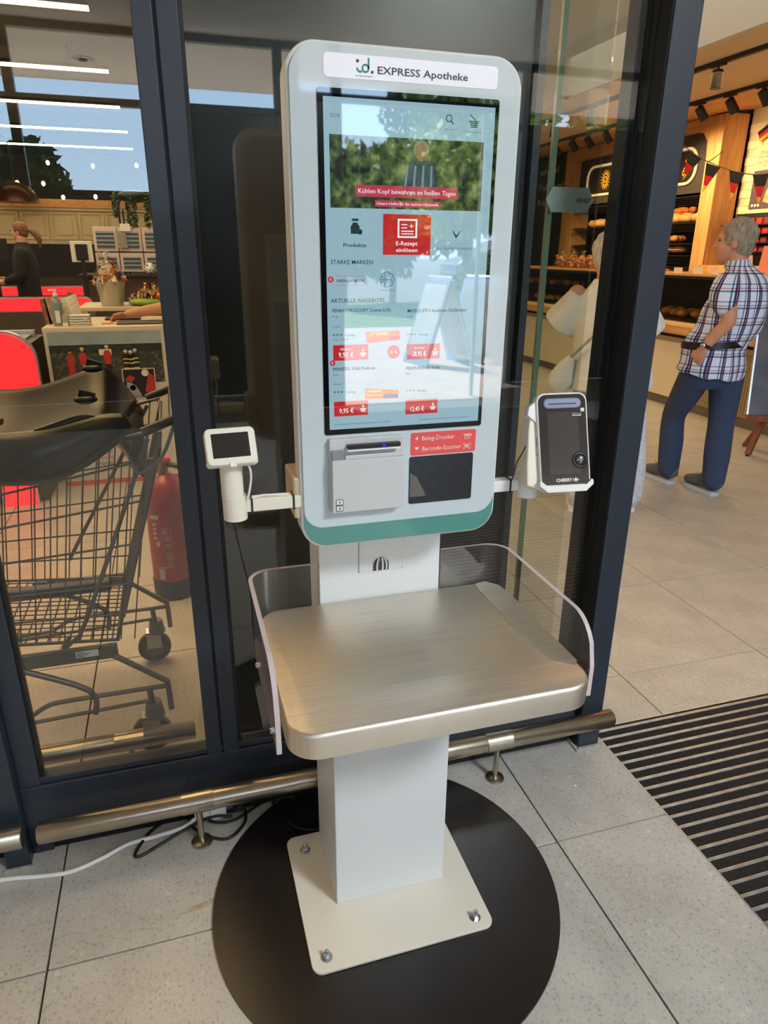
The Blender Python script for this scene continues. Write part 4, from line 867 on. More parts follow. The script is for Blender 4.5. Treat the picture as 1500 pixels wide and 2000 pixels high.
# ---------------------------------------------------------------- bakery
M_BRD = [mat('bread_golden', (226, 150, 66), .6, rgb2=(186, 104, 38), nscale=14, bump=.5, bscale=40), mat('bread_pale', (232, 182, 112), .65, rgb2=(206, 142, 70), nscale=10, bump=.5, bscale=30), mat('bread_dark', (172, 96, 42), .6, rgb2=(120, 62, 26), nscale=12, bump=.5, bscale=40)]
def loaf_mesh(kind):
    bm = bmn(); rnd = random.Random(kind)
    if kind == 0: bmesh.ops.create_uvsphere(bm, u_segments=14, v_segments=9, radius=1, matrix=Matrix.Diagonal((.12, .10, .062, 1)))
    elif kind == 1: add_loft(bm, [(-.15, 0, 0, .01, .01), (-.12, 0, 0, .035, .03), (-.04, 0, .005, .052, .042), (.05, 0, .005, .052, .042), (.12, 0, 0, .035, .03), (.15, 0, 0, .01, .01)], 12, (0, 1, 0), 3)
    elif kind == 2:
        for i in range(5): add_ell(bm, (-.10 + .05 * i, .018 * math.sin(i * 2.6), 0), (.042, .055, .042), Matrix.Rotation(R(35), 4, 'Z'), 10, 7)
    else: bmesh.ops.create_uvsphere(bm, u_segments=12, v_segments=8, radius=1, matrix=Matrix.Diagonal((.055, .045, .034, 1)))
    for v in bm.verts:
        v.co *= 1 + .06 * (rnd.random() - .5) + (.05 * math.sin(v.co.x * 60) if kind in (0, 1) and v.co.z > .01 else 0)
    bmesh.ops.recalc_face_normals(bm, faces=bm.faces)
    me = bpy.data.meshes.new('loaf'); bm.to_mesh(me); bm.free(); me.materials.append(M_BRD[{0: 1, 1: 0, 2: 0, 3: 0}[kind]]); me.shade_smooth(); return me
LM = [loaf_mesh(k) for k in range(4)]
KN = ['bread_loaf', 'long_loaf', 'plaited_bread', 'bread_roll']; HH = [.058, .040, .040, .032]
def bread(kind, x, y, z, rot, label, group, s=1.):
    o = bpy.data.objects.new(KN[kind], LM[kind]); C.objects.link(o); o.location = (x, y, z + HH[kind] * s); o.rotation_euler = (0, 0, rot); o.scale = (s, s, s)
    tag(o, label, 'bread', group); WM[o.name_full] = o.matrix_basis.copy(); return o
bs = thing('bakery_cabinet', 'tall oak bakery wall cabinet with dark sign panel and black wire bread shelves', 'cabinet', (6.4, 9, 0))
box('wood_post', (6.2, 6.50), (7.30, 7.56), (0, 2.91), M_WOOD, bs, bev=.003); box('wood_post', (6.2, 6.50), (10.42, 10.74), (0, 2.91), M_WOOD, bs, bev=.003)
box('wood_edge', (6.17, 6.2), (7.30, 7.44), (0, 2.90), M_WOOD, bs, bev=.003)
bm = bmn(); add_prism(bm, [(7.56, 2.91), (10.42, 2.91), (10.42, 2.74), (7.80, 2.78), (7.66, 2.75), (7.58, 2.66), (7.56, 2.5)], 6.2, 6.3, Matrix(((0, 1, 0, 0), (1, 0, 0, 0), (0, 0, 1, 0), (0, 0, 0, 1)))); obj('wood_header', bm, M_WOODH, bs)
box('cabinet_top', (6.2, 6.9), (7.3, 12.5), (2.91, 2.96), M_BLACKM, bs)
box('back_panel', (6.85, 6.9), (7.3, 12.5), (0, 2.91), M_BLACKM, bs)
SIGN = mat('charcoal_sign', (70, 62, 56), .6)
sgn = box('sign_panel', (6.28, 6.31), (7.56, 10.42), (2.12, 2.8), SIGN, bs)
PY = Matrix(((0, 1, 0, 0), (1, 0, 0, 0), (0, 0, 1, 0), (0, 0, 0, 1)))
path = [Vector((6.255, a, b)) for a, b in rrect(7.78, 10.16, 2.235, 2.625, .16, 8)]
M_NEON = mat('cream_tube_light', (236, 214, 170), .4, emit=(255, 214, 150), es=.35)
bm = bmn(); add_tube(bm, path, .018, 8, closed=True); obj('sign_outline', bm, M_NEON, bs, smooth=60)
box('sign_inner', (6.262, 6.28), (7.82, 10.12), (2.27, 2.59), mat('brown_black_sign', (44, 36, 32), .5), bs)
M_GOLD = mat('gold_lettering', (240, 180, 40), .5, emit=(240, 176, 40), es=.15)
bm = bmn()
for i in range(16):
    a = 2 * math.pi * i / 16; add_prism(bm, [(9.69 + .065 * math.cos(a - .12), 2.43 + .065 * math.sin(a - .12)), (9.69 + .065 * math.cos(a + .12), 2.43 + .065 * math.sin(a + .12)), (9.69 + .13 * math.cos(a), 2.43 + .13 * math.sin(a))], 6.25, 6.262, PY)
for i in range(20):
    a0, a1 = 2 * math.pi * i / 20, 2 * math.pi * (i + 1) / 20
    add_prism(bm, [(9.69 + r * math.cos(a), 2.43 + r * math.sin(a)) for r, a in ((.045, a0), (.045, a1), (.03, a1), (.03, a0))], 6.25, 6.262, PY)
obj('sun_emblem', bm, M_GOLD, sgn)
text('B', (6.26, 9.50, 2.33), .20, M_GOLD, sgn, F_LEFT, width=.13, bold=.03); text('er', (6.26, 8.02, 2.33), .15, M_GOLD, sgn, F_LEFT, width=.14, shear=.4); text('er', (6.26, 7.99, 2.48), .05, M_GOLD, sgn, F_LEFT, width=.10, shear=.4)
cb2 = box('green_board', (6.3, 6.33), (10.76, 12.3), (1.9, 2.9), mat('dark_green_board', (30, 52, 38), .6), bs)
M_SCR = mat('pale_gold_script', (226, 196, 120), .6)
for i, s in enumerate(('sehr viel', 'Tradition und', 'Freiheit')): text(s, (6.298, 11.75, 2.66 - .24 * i), .10, M_SCR, cb2, F_LEFT, width=(.62, .80, .62)[i])
box('lower_panel', (6.3, 6.33), (10.76, 12.3), (0, 1.9), M_BLACKM, bs)
for z in (2.10, 1.80, 1.56, 1.42, 1.29, 1.15):
    sh_ = box('shelf', (6.24, 6.84), (7.58, 10.40), (z - .022, z - .012), M_BLACKM, bs)
    bm = bmn()
    for i in range(5): add_tube(bm, [(6.22, 7.57, z - .03 - .022 * i), (6.22, 10.41, z - .03 - .022 * i)], .004, 5)
    stuff(obj('wire_rods', bm, M_BLACKM, sh_))
box('price_card', (6.195, 6.2), (7.30, 7.36), (1.62, 1.70), M_CRM, bs); box('price_card', (6.195, 6.2), (7.38, 7.44), (1.42, 1.56), M_CRM, bs); box('wall_switch', (6.195, 6.2), (7.34, 7.43), (1.50, 1.54), M_GINK, bs)
rnd = random.Random(11)
def row(kind, ys, x, z, label, group, n=1, s=1., jx=.05):
    for y in ys:
        for q in range(n):
            bread(kind, x + rnd.uniform(-jx, jx) + .17 * q, y + rnd.uniform(-.02, .02), z, rnd.uniform(0, 3.1) if kind != 1 else 1.2 + rnd.uniform(-.4, .4), label, group, s)
row(0, (7.72, 7.92, 8.12, 9.0, 9.2, 9.42, 9.64, 9.86, 10.1), 6.40, 1.79, 'round golden loaf in the bread pile on the top black shelf of the oak cabinet', 'loaves on the top bakery shelf', 2)
row(1, (7.74, 7.90, 8.06, 9.1, 9.3, 9.5), 6.40, 1.90, 'long crusty loaf lying on top of the round loaves on the highest bread shelf', 'long loaves lying on the top pile', 1, .9)
row(2, (8.02, 8.20, 9.1, 9.5), 6.38, 1.57, 'plaited bread on the second black shelf under the round loaves', 'plaited breads on the second shelf', 1, .9)
row(1, (8.0, 8.10, 8.20, 8.9, 9.4, 9.9), 6.38, 1.43, 'plump golden loaf standing on the middle black bread shelf', 'golden loaves on the middle shelf', 1, 1.)
row(2, (7.64, 7.70), 6.38, 1.40, 'plaited roll beside the right oak post on the middle shelf', 'plaited rolls beside the post', 1, .8)
row(2, (7.86, 8.06, 8.9, 9.5), 6.38, 1.165, 'broad flat golden bread on the lowest black bread shelf', 'flat breads on the lowest shelf', 1, 1.1)
# counter
ct = thing('bakery_counter', 'long bakery sales counter with white front panels, oak band and glass display top', 'counter', (5.0, 7.5, 0))
box('plinth', (4.70, 5.35), (3.9, 12.3), (0, .09), mat('grey_plinth', (120, 110, 96), .5), ct)
for i in range(5): box('front_panel', (4.65, 4.70), (5.35 + 1.4 * i, 6.745 + 1.4 * i), (.09, .62), mat('cream_front_panel', (228, 214, 184), .5), ct, bev=.003)
box('front_trim', (4.645, 4.70), (3.9, 12.3), (.62, .665), mat('taupe_trim', (156, 138, 110), .5), ct); box('oak_band', (4.60, 4.72), (3.9, 12.3), (.70, .78), M_WOODH, ct, bev=.004); box('shadow_gap', (4.67, 5.35), (3.9, 12.3), (.665, .70), M_BLACKM, ct)
fl_ = box('fluted_panel', (4.66, 4.70), (3.9, 5.34), (.09, .62), mat('olive_beige_fluting', (168, 150, 108), .6), ct)
me = None
for i in range(46):
    y = 3.92 + .031 * i
    if me is None: bm = bmn(); add_tube(bm, [(4.66, 0, .10), (4.66, 0, .61)], .011, 6); o = obj('flute', bm, MATS['olive_beige_fluting'], fl_); me = o.data
    else: o = obj('flute', None, None, fl_, mesh=me)
    pass
    o.matrix_parent_inverse = Matrix.Translation((0, y, 0))
box('counter_top', (4.62, 5.35), (3.9, 12.3), (.78, .80), mat('lit_counter_top', (236, 206, 150), .4), ct)
for y in (4.6, 6.1, 7.6, 9.1, 10.6): box('display_post', (4.72, 4.74), (y, y + .02), (.80, 1.22), M_BLACKM, ct)
box('display_glass', (4.712, 4.718), (4.6, 12.3), (.80, 1.22), M_GLASS, ct); box('display_top', (4.70, 5.30), (4.6, 12.3), (1.225, 1.245), M_WOODH, ct, bev=.002); box('display_frame', (4.70, 5.30), (4.6, 12.3), (1.20, 1.225), M_BLACKM, ct)
box('display_shelf', (4.78, 5.20), (4.62, 12.2), (1.02, 1.03), M_GLASS, ct); box('display_back', (5.28, 5.30), (4.6, 12.3), (.80, 1.2), M_BLACKM, ct)
for i in range(7): box('display_tray', (4.76, 5.22), (4.66 + .98 * i, 5.56 + .98 * i), (.80, .825), M_BLACK, ct, bev=.004)
row(3, [4.8 + .16 * i for i in range(24)], 4.90, .828, 'small roll on a black tray inside the glass display of the bakery counter', 'rolls on trays in the display', 2, 1.2)
row(2, [7.0 + .28 * i for i in range(10)], 4.86, 1.035, 'plaited pastry on the glass shelf inside the bakery display', 'pastries on the display shelf', 1, .8)
row(1, [7.7 + .2 * i for i in range(10)], 4.88, .828 + .0, 'long loaf in the far half of the bakery display', 'long loaves in the display', 1, .9)
# bagged bakes standing on the display top, seen through the glass
M_BAG = glassmat('clear_bag', .10, (.96, .96, .94), rough=.1)
for i, y in enumerate((7.5, 7.72, 7.96, 8.2, 8.46)):
    t = thing('bagged_rolls', 'clear bag of small golden bakes standing on the bakery display top', 'bread bag', (4.95, y, 1.245), 0, 'bags of bakes on the display top')
    bm = bmn()
    for q in range(18): add_ell(bm, (4.95 + rnd.uniform(-.06, .06), y + rnd.uniform(-.07, .07), 1.27 + .028 * (q // 4)), (.032, .030, .022), seg=8, rings=6)
    obj('bakes', bm, M_BRD[0], t, smooth=80); bm = bmn(); add_loft(bm, [(4.95, y, 1.248, .085, .095), (4.95, y, 1.33, .09, .10), (4.95, y, 1.39, .05, .06), (4.95, y, 1.41, .012, .02), (4.95, y, 1.45, .04, .04)], 12, (1, 0, 0), 2); obj('bag', bm, M_BAG, t, smooth=60)
cds = []
for i, (y, h, r_) in enumerate(((6.0, .05, 0), (5.72, .06, .1), (5.5, .05, -.1), (5.2, .07, .05))):
    tag(box('price_card', (-.002, .002), (-.06, .06), (0, h), M_CRM, None, M=Matrix.Translation((4.80, y, 1.245)) @ Matrix.Rotation(r_, 4, 'Z')), 'small cream price card standing on the bakery display top', 'card', 'price cards on the display top')
# posters and cream tile wall right of the cabinet
wt2 = sroot('wall_tiled', (6.56, 6.6, 1.5)); M_CT = mat('cream_wall_tile', (232, 214, 166), .35, noise=.05, nscale=3); box('tile_bed', (6.54, 6.9), (4.8, 7.30), (0, 3.0), mat('tile_joint', (206, 188, 146), .8), wt2)
me = None
for j in range(18):
    for i in range(6):
        y = 7.07 - .23 * i + (.115 if j % 2 else 0); z = 1.30 + .086 * j
        if y + .112 > 7.30: continue
        if me is None: bm = bmn(); add_box(bm, (6.528, 6.542), (-.112, .112), (-.040, .040)); o = obj('wall_tile', bm, M_CT, wt2, bev=.002, segs=1); me = o.data
        else: o = obj('wall_tile', None, None, wt2, mesh=me, bev=.002, segs=1)
        o.matrix_parent_inverse = Matrix(WM[wt2.name_full]).inverted() @ Matrix.Translation((0, y, z))
pt = thing('cream_poster', 'cream poster with brown headline on the tiled bakery wall', 'poster', (6.5, 6.7, 2.4)); box('sheet', (6.515, 6.525), (5.9, 7.12), (2.315, 2.56), mat('cream_paper', (244, 222, 168), .6), pt)
M_BRN = mat('brown_ink', (150, 96, 60), .6)
text('Die Urkraft', (6.513, 7.07, 2.43), .035, M_BRN, pt, F_LEFT); text('des Dinkels', (6.513, 7.07, 2.375), .035, M_BRN, pt, F_LEFT); box('headline_bar', (6.512, 6.515), (6.93, 7.06), (2.495, 2.50), M_BRN, pt); box('headline_bar', (6.512, 6.515), (6.93, 7.06), (2.478, 2.483), M_BRN, pt)
text('Im Brot', (6.513, 7.07, 2.345), .014, M_BRN, pt, F_LEFT, width=.2)
pt = thing('brown_poster', 'dark brown poster with a slice of golden bread on the tiled wall', 'poster', (6.5, 6.7, 2.1)); box('sheet', (6.515, 6.525), (5.9, 7.10), (1.91, 2.305), mat('plum_brown_paper', (88, 66, 74), .5, noise=.3, nscale=90), pt)
bm = bmn(); add_prism(bm, [(6.90, 1.98), (6.72, 1.93), (6.62, 2.0), (6.60, 2.16), (6.68, 2.24), (6.82, 2.20), (6.88, 2.08)], 6.512, 6.515, PY); obj('bread_print', bm, M_BRD[1], pt)
for i in range(3):
    bm = bmn(); add_prism(bm, circ(7.05 - .045 * i, 1.945, .016, 12), 6.512, 6.515, PY); obj('seal_print', bm, M_CRM, pt)
ck = mat('flag_black', (20, 18, 18), .8); cr_ = mat('flag_red', (196, 20, 30), .8); cg = mat('flag_gold', (226, 180, 20), .8)
hf = thing('hand_flag', 'small black red gold paper flag tilted on the tiled wall above the posters', 'flag', (6.5, 7.1, 2.65))
for i, m_ in enumerate((ck, cr_, cg)): quad('flag_band', [(6.50, 7.14 - .02 * i - .0, 2.70 - .035 * i), (6.50, 7.00 - .02 * i, 2.77 - .035 * i), (6.50, 6.98 - .02 * i, 2.735 - .035 * i), (6.50, 7.12 - .02 * i, 2.665 - .035 * i)], m_, hf, .002, (-1, 0, 0))
# rack of small bags below the posters
rk = thing('snack_rack', 'black rack filled with red and brown snack packs below the posters', 'rack', (6.3, 6.8, 1.3))
box('rack_back', (6.46, 6.5), (6.2, 7.2), (1.3, 1.86), M_BLACKM, rk)
for j in range(4):
    box('rack_shelf', (6.25, 6.46), (6.2, 7.2), (1.44 + .095 * j, 1.447 + .095 * j), M_BLACKM, rk)
for j in range(4):
    for i in range(8):
        y = 7.12 - .11 * i; t = tag(box('snack_pack', (6.30, 6.38), (y - .04, y + .04), (1.448 + .095 * j, 1.515 + .095 * j), mat(('pack_red', 'pack_plum', 'pack_green', 'pack_brown')[(i + j) % 4 if j == 0 else (i * j) % 2], ((170, 40, 40), (110, 40, 50), (60, 120, 50), (120, 70, 50))[(i + j) % 4 if j == 0 else (i * j) % 2], .4), None, bev=.008), 'small red or dark snack pack standing in the black rack on the tiled wall', 'snack', 'snack packs in the black rack')
box('counter_stand', (6.1, 6.5), (6.0, 7.28), (.0, 1.30), M_WOOD, rk)
tag(box('menu_card', (-.004, .004), (-.07, .07), (0, .17), M_CRM, None, M=Matrix.Translation((4.95, 5.28, 1.245)) @ Matrix.Rotation(R(-12), 4, 'Y')), 'pale yellow lit card standing behind the man on the display top', 'card')
tag(box('pink_box', (-.03, .03), (-.07, .07), (0, .24), mat('salmon_card', (226, 140, 120), .5), None, M=Matrix.Translation((4.95, 5.06, 1.245)) @ Matrix.Rotation(R(6), 4, 'Y')), 'salmon pink carton standing at the right end of the bakery display', 'box')

# ceiling spot tracks
def track(x, y0, y1, z, nm): return tag(box('spotlight_track', (x - .018, x + .018), (y0, y1), (z - .03, z), M_BLACKM, None), nm, 'track')
track(4.13, 3.2, 12.2, 2.78, 'front black spotlight track running along the beige bakery ceiling'); track(4.98, 3.2, 12.2, 2.78, 'rear black spotlight track at the edge of the oak bakery ceiling')
M_LENS = mat('warm_lens', (255, 220, 160), .3, emit=(255, 210, 140), es=6)
def spot(x, y, tilt, label, group, first=[None, None]):
    k_ = 0 if tilt == 0 else 1
    if first[k_] is None:
        t = thing('ceiling_spotlight', label, 'spotlight', (x, y, 2.75), 0, group)
        box('adapter', (x - .015, x + .015), (y - .07, y + .07), (2.738, 2.75), M_BLACKM, t); bm = bmn(); add_tube(bm, [(x, y, 2.74), (x, y, 2.70)], .009, 10); obj('bracket', bm, M_BLACKM, t)
        M = Matrix.Translation((x, y, 2.71)) @ Matrix.Rotation(R(-tilt), 4, 'Y')
        bm = bmn(); add_lathe(bm, [(.030, .01), (.040, .004), (.042, -.115), (.036, -.118), (.034, -.10)], (0, 0, 0), 22, M); o = obj('spot_body', bm, M_BLACKM, t, smooth=40)
        bm = bmn(); add_lathe(bm, [(.033, -.104), (.033, -.100)], (0, 0, 0), 18, M); obj('lens', bm, M_LENS, o)
        first[k_] = (t, x, y); 
    else:
        t0, a, b = first[k_]; t = dup(t0, Matrix.Translation((x - a, y - b, 0)), label, group)
    return t
ORD = ('first', 'second', 'third', 'fourth', 'fifth', 'sixth', 'seventh', 'eighth', 'ninth', 'tenth', 'eleventh', 'twelfth')
for i, y in enumerate((5.05, 5.95, 6.77, 7.5, 8.3)): spot(4.13, y, 0, ORD[i] + ' upright black spotlight from the right on the front ceiling track', 'spotlights on the front track')
for i, y in enumerate((5.5, 5.88, 6.27, 6.85, 7.35, 7.82, 8.20, 8.55, 8.96)): spot(4.98, y, 42, ORD[i] + ' tilted black spotlight from the right on the rear ceiling track', 'spotlights on the rear track')
for y in (5.7, 7.4, 9.2): lamp('bakery_spot', 'SPOT', (5.1, y, 2.60), 130, (1, .72, .38), size=.05, spot=95, aim=(6.3, y, 1.7))
lamp('bakery_spot', 'SPOT', (4.98, 6.7, 2.60), 40, (1, .74, .42), size=.05, spot=75, aim=(6.5, 6.7, 2.2))
lamp('bakery_spot', 'SPOT', (4.13, 5.05, 2.60), 22, (1, .80, .55), size=.05, spot=100, aim=(4.1, 5.0, 0)); lamp('bakery_spot', 'SPOT', (4.13, 7.5, 2.60), 40, (1, .78, .50), size=.05, spot=100, aim=(4.1, 7.5, 0))

# bunting in black, red and gold
bt = thing('flag_bunting', 'string of black red gold pennants hanging across the bakery front', 'bunting', (4.4, 5.2, 2.3))
S_ = 1.257; FX = 4.4
def bp(y, z): return (FX, y * S_, 1.41 + (z - 1.41) * S_)
tube('cord', [bp(4.75, 2.22), bp(4.542, 2.133), bp(4.446, 2.081), bp(4.31, 2.015), bp(4.117, 1.945), bp(3.98, 1.905), bp(3.83, 1.875), bp(3.709, 1.868), bp(3.4, 1.88)], .0035, M_BLACK, bt, 6, 4)
tube('cord', [bp(4.254, 1.985), bp(4.20, 2.0), bp(4.12, 2.035)], .0035, M_BLACK, bt, 6, 2)
for a, b, c in (((4.446, 2.081), (4.31, 2.013), (4.47, 1.896)), ((4.254, 1.983), (4.117, 1.942), (4.249, 1.806)), ((4.03, 1.916), (3.901, 1.886), (3.977, 1.743)), ((3.827, 1.874), (3.70, 1.868), (3.738, 1.70)), ((3.62, 1.868), (3.50, 1.872), (3.55, 1.69)), ((4.66, 2.19), (4.56, 2.14), (4.66, 2.0))):
    a, b, c = (Vector(bp(*q)) for q in (a, b, c)); bm = bmn()
    lv = [(a, b), (a.lerp(c, .40), b.lerp(c, .40)), (a.lerp(c, .75), b.lerp(c, .75)), (c, c)]
    for i in range(3):
        p = [lv[i][0], lv[i][1], lv[i + 1][1], lv[i + 1][0]] if i < 2 else [lv[i][0], lv[i][1], c]
        off = V(.0015, 0, 0); f1 = [bm.verts.new(q - off) for q in p]; f2 = [bm.verts.new(q + off) for q in p]
        bm.faces.new(f1).material_index = i; bm.faces.new(f2[::-1]).material_index = i
        for k_ in range(len(p)): bm.faces.new((f1[k_], f1[(k_ + 1) % len(p)], f2[(k_ + 1) % len(p)], f2[k_])).material_index = i
    obj('pennant', bm, [ck, cr_, cg], bt)
# easel board at the right edge
ez = thing('easel_board', 'dark poster board on a reddish wooden easel at the right edge', 'easel', (4.12, 3.95, 0)); M_MAH = mat('reddish_wood', (142, 78, 48), .5, rgb2=(110, 56, 34), nscale=8, stretch=(6, 6, .6))
for a, b in (((4.045, 3.98, .0), (4.14, 3.985, .285)), ((4.62, 3.72, 0), (4.53, 3.75, .285)), ((4.24, 4.22, .0), (4.26, 4.05, .285))):
    a, b = Vector(a), Vector(b); d = (b - a).normalized(); M = Matrix.Translation(a) @ d.to_track_quat('Z', 'Y').to_matrix().to_4x4(); box('leg', (-.022, .022), (-.014, .014), (.012, (b - a).length), M_MAH, ez, bev=.003, M=M)
    bm = bmn(); add_lathe(bm, [(.012, 0), (.012, .014)], a, 10); obj('leg_pad', bm, M_BLACK, ez)
E1 = Matrix.Translation((4.02, 4.02, 0)) @ Matrix.Rotation(R(-25), 4, 'Z')
box('ledge', (0, .62), (-.03, .03), (.262, .31), M_MAH, ez, bev=.003, M=E1)
box('poster_board', (.0, .62), (.0, .02), (.31, 1.2), mat('dark_poster_print', (62, 52, 56), .3, noise=.5, nscale=5), ez, M=E1 @ Matrix.Translation((0, 0, .31)) @ Matrix.Rotation(R(-10), 4, 'X') @ Matrix.Translation((0, 0, -.31)))
box('board_frame', (-.012, .0), (-.003, .024), (.31, 1.2), M_ALU, ez, M=E1 @ Matrix.Translation((0, 0, .31)) @ Matrix.Rotation(R(-10), 4, 'X') @ Matrix.Translation((0, 0, -.31)))
# ---------------------------------------------------------------- shop on the left, seen through the glass
M_LED = mat('led_strip', (255, 226, 170), .4, emit=(255, 222, 160), es=9)
for i, y in enumerate((6.16, 8.07, 9.9, 11.8, 13.65)):
    t = thing('ceiling_light_strip', ORD[i] + ' warm white ceiling light strip counting from the nearest in the shop', 'ceiling light', (-1.2, y, 3.05), 0, 'light strips under the shop ceiling')
    bx = box('lamp_housing', (-2.6, -.355), (y - .04, y + .04), (3.02, 3.05), M_BLACKM, t); box('diffuser', (-2.6, -.355), (y - .028, y + .028), (3.0, 3.02), M_LED, t)
    for x in (-2.3, -.7): box('hanger', (x - .004, x + .004), (y - .004, y + .004), (3.05, 3.2), M_BLACKM, bx)
# panelled hood far behind
M_PNL = mat('cream_panelling', (222, 204, 168), .6)
pn = thing('panelled_hood', 'cream wood-panelled counter hood with an oak beam at the back of the shop', 'panelling', (-1.6, 12.6, 0))
box('backing', (-4.0, 1.1), (12.55, 12.7), (1.50, 2.02), M_PNL, pn); box('oak_beam', (-4.0, 1.1), (12.46, 12.7), (2.02, 2.14), M_WOODH, pn, bev=.004); box('cornice', (-4.0, 1.1), (12.49, 12.56), (1.98, 2.02), M_PNL, pn, bev=.006)
me = None
for i in range(12):
    if me is None:
        bm = bmn()
        for (x0, x1, z0, z1) in ((-.19, .19, 1.93, 1.96), (-.19, .19, 1.56, 1.59), (-.19, -.16, 1.59, 1.93), (.16, .19, 1.59, 1.93)): add_box(bm, (x0, x1), (12.52, 12.555), (z0, z1))
        add_prism(bm, [(-.12, 1.63), (.12, 1.63), (.12, 1.89), (-.12, 1.89)], 12.53, 12.555); o = obj('panel', bm, M_PNL, pn, bev=.006); me = o.data
    else: o = obj('panel', None, None, pn, mesh=me, bev=.006)
    o.matrix_parent_inverse = Matrix(WM[pn.name_full]).inverted() @ Matrix.Translation((-3.52 + .41 * i, 0, 0))
box('hood_post', (-3.9, -3.7), (12.5, 12.7), (0, 1.5), M_WOOD, pn); box('hood_post', (.9, 1.1), (12.5, 12.7), (0, 1.5), M_WOOD, pn); box('counter', (-3.7, .9), (12.5, 13.1), (0, 1.0), mat('dark_brown_counter', (66, 52, 42), .6), pn)
# festoon bulbs
M_BULB = mat('bulb_glow', (255, 214, 150), .3, emit=(255, 206, 130), es=14)
fs = thing('festoon_lights', 'string of small warm bulbs hanging over the cream panelling', 'string lights', (-1.4, 12.2, 2.3))
pts = [(-2.5, 12.2, 2.32), (-2.2, 12.2, 2.17), (-1.98, 12.2, 2.33), (-1.63, 12.2, 2.33), (-1.385, 12.2, 2.15), (-.93, 12.2, 2.17), (-.92, 12.3, 2.6), (-.29, 12.2, 2.62), (-1.54, 12.3, 2.62)]
tube('cord', [(p[0], p[1], p[2] + .07) for p in pts], .005, M_BLACK, fs, 5, 3)
for p in pts:
    bm = bmn(); add_ell(bm, p, (.026, .026, .034), seg=10, rings=8); o = obj('bulb', bm, M_BULB, fs, smooth=80); bm = bmn(); add_tube(bm, [(p[0], p[1], p[2] + .03), (p[0], p[1], p[2] + .075)], .014, 8); obj('bulb_socket', bm, M_BLACK, o)
for x, z, r in ((-1.98, 2.22, .20), (-.55, 2.02, .0)):
    if r:
        bm = bmn(); add_lathe(bm, [(.30, 0), (.285, .10), (.21, .20), (.08, .26), (.03, .27)], (x, 11.9, 2.05), 22); tag(obj('dome_lampshade', bm, mat('copper_brown_shade', (84, 48, 30), .35, .6), None, smooth=60), 'large dark copper dome lampshade at the upper left of the shop', 'lamp')
        tube('suspension_cord', [(x, 11.9, 2.32), (x, 11.9, 3.2)], .006, M_BLACK, bpy.data.objects['dome_lampshade'])
# dark service counter with framed cases, arch of ivy, football
sv = thing('service_counter', 'dark brown service counter at the back carrying pale framed cases', 'counter', (-.1, 9.3, 0)); box('counter_body', (-.95, 1.0), (9.0, 9.6), (0, 1.12), MATS['dark_brown_counter'], sv); box('counter_top', (-.98, 1.03), (8.96, 9.64), (1.12, 1.15), mat('espresso_top', (46, 34, 28), .4), sv, bev=.004)
M_PK = mat('pale_pink_frame', (214, 190, 176), .5); M_SL = mat('case_stripe', (60, 62, 66), .4)
for j, (z0, z1) in enumerate(((1.40, 1.665), (1.175, 1.385))):
    for i in range(5):
        x = -.775 + .268 * i; t = thing('framed_case', ('pale framed glass case in the upper row on the dark service counter', 'pale framed glass case in the lower row on the dark service counter')[j], 'case', (x, 9.15, z0), 0, ('upper row of framed cases', 'lower row of framed cases')[j])
        box('case_body', (x, x + .258), (9.10, 9.30), (z0, z1), M_PK, t, bev=.004); q = box('case_window', (x + .03, x + .228), (9.094, 9.10), (z0 + .03, z1 - .045), mat('case_glass', (150, 160, 166), .1), t)
        for s in range(4 if j == 0 else 3): box('case_slat', (x + .032, x + .226), (9.088, 9.094), (z0 + .045 + .045 * s, z0 + .063 + .045 * s), M_SL, q)
tag(box('paper_notice', (-.47, -.36), (9.06, 9.065), (1.62, 1.70), M_CRM, None), 'small cream notice pinned above the second framed case', 'notice'); tag(box('printed_leaflet', (-.44, -.33), (9.07, 9.075), (1.46, 1.64), mat('leaflet_grey', (150, 140, 128), .6, noise=.4, nscale=60), None, M=Matrix.Rotation(R(-3), 4, 'Y')), 'grey printed leaflet hung over the second upper framed case', 'leaflet')
pa = thing('ivy_arch', 'black metal arch with ivy hanging down on the service counter', 'plant stand', (-.28, 9.2, 1.15))
tube('arch', [(-.47, 9.2, 1.15)] + [(-.285 + .185 * math.cos(R(a)), 9.2, 1.87 + .17 * math.sin(R(a))) for a in range(180, -1, -20)] + [(-.10, 9.2, 1.15)], .012, M_BLACKM, pa)
tube('arch', [(-.425, 9.2, 1.15), (-.425, 9.2, 1.85)], .01, M_BLACKM, pa)
bm = bmn(); add_ell(bm, (-.285, 9.2, 2.0), (.19, .10, .07)); obj('canopy_pad', bm, M_BLACKM, pa, smooth=80)
rnd = random.Random(5); M_LEAF = mat('ivy_green', (58, 78, 50), .6, noise=.3, nscale=30)
def leafball(bm, c, n, r, s, rnd, sq=(1, 1, 1)):
    for _ in range(n):
        d = V(rnd.gauss(0, 1), rnd.gauss(0, 1), rnd.gauss(0, 1)).normalized() * r * rnd.random() ** .4; p = Vector(c) + V(d.x * sq[0], d.y * sq[1], d.z * sq[2])
        u = V(rnd.gauss(0, 1), rnd.gauss(0, 1), rnd.gauss(0, 1)).normalized(); v = u.orthogonal().normalized(); L = s * rnd.uniform(.7, 1.3)
        a = [bm.verts.new(p + q) for q in (-u * L, v * L * .45, u * L, -v * L * .45)]; bm.faces.new(a)
for cx, zb in ((-.50, 1.78), (-.36, 1.68), (-.30, 1.62), (-.16, 1.66), (-.12, 1.78)):
    bm = bmn(); z = 2.0
    while z > zb: leafball(bm, (cx + rnd.uniform(-.01, .01), 9.12, z), 14, .035, .022, rnd); z -= .03
    stuff(obj('hanging_ivy', bm, M_LEAF, pa, keepn=True))
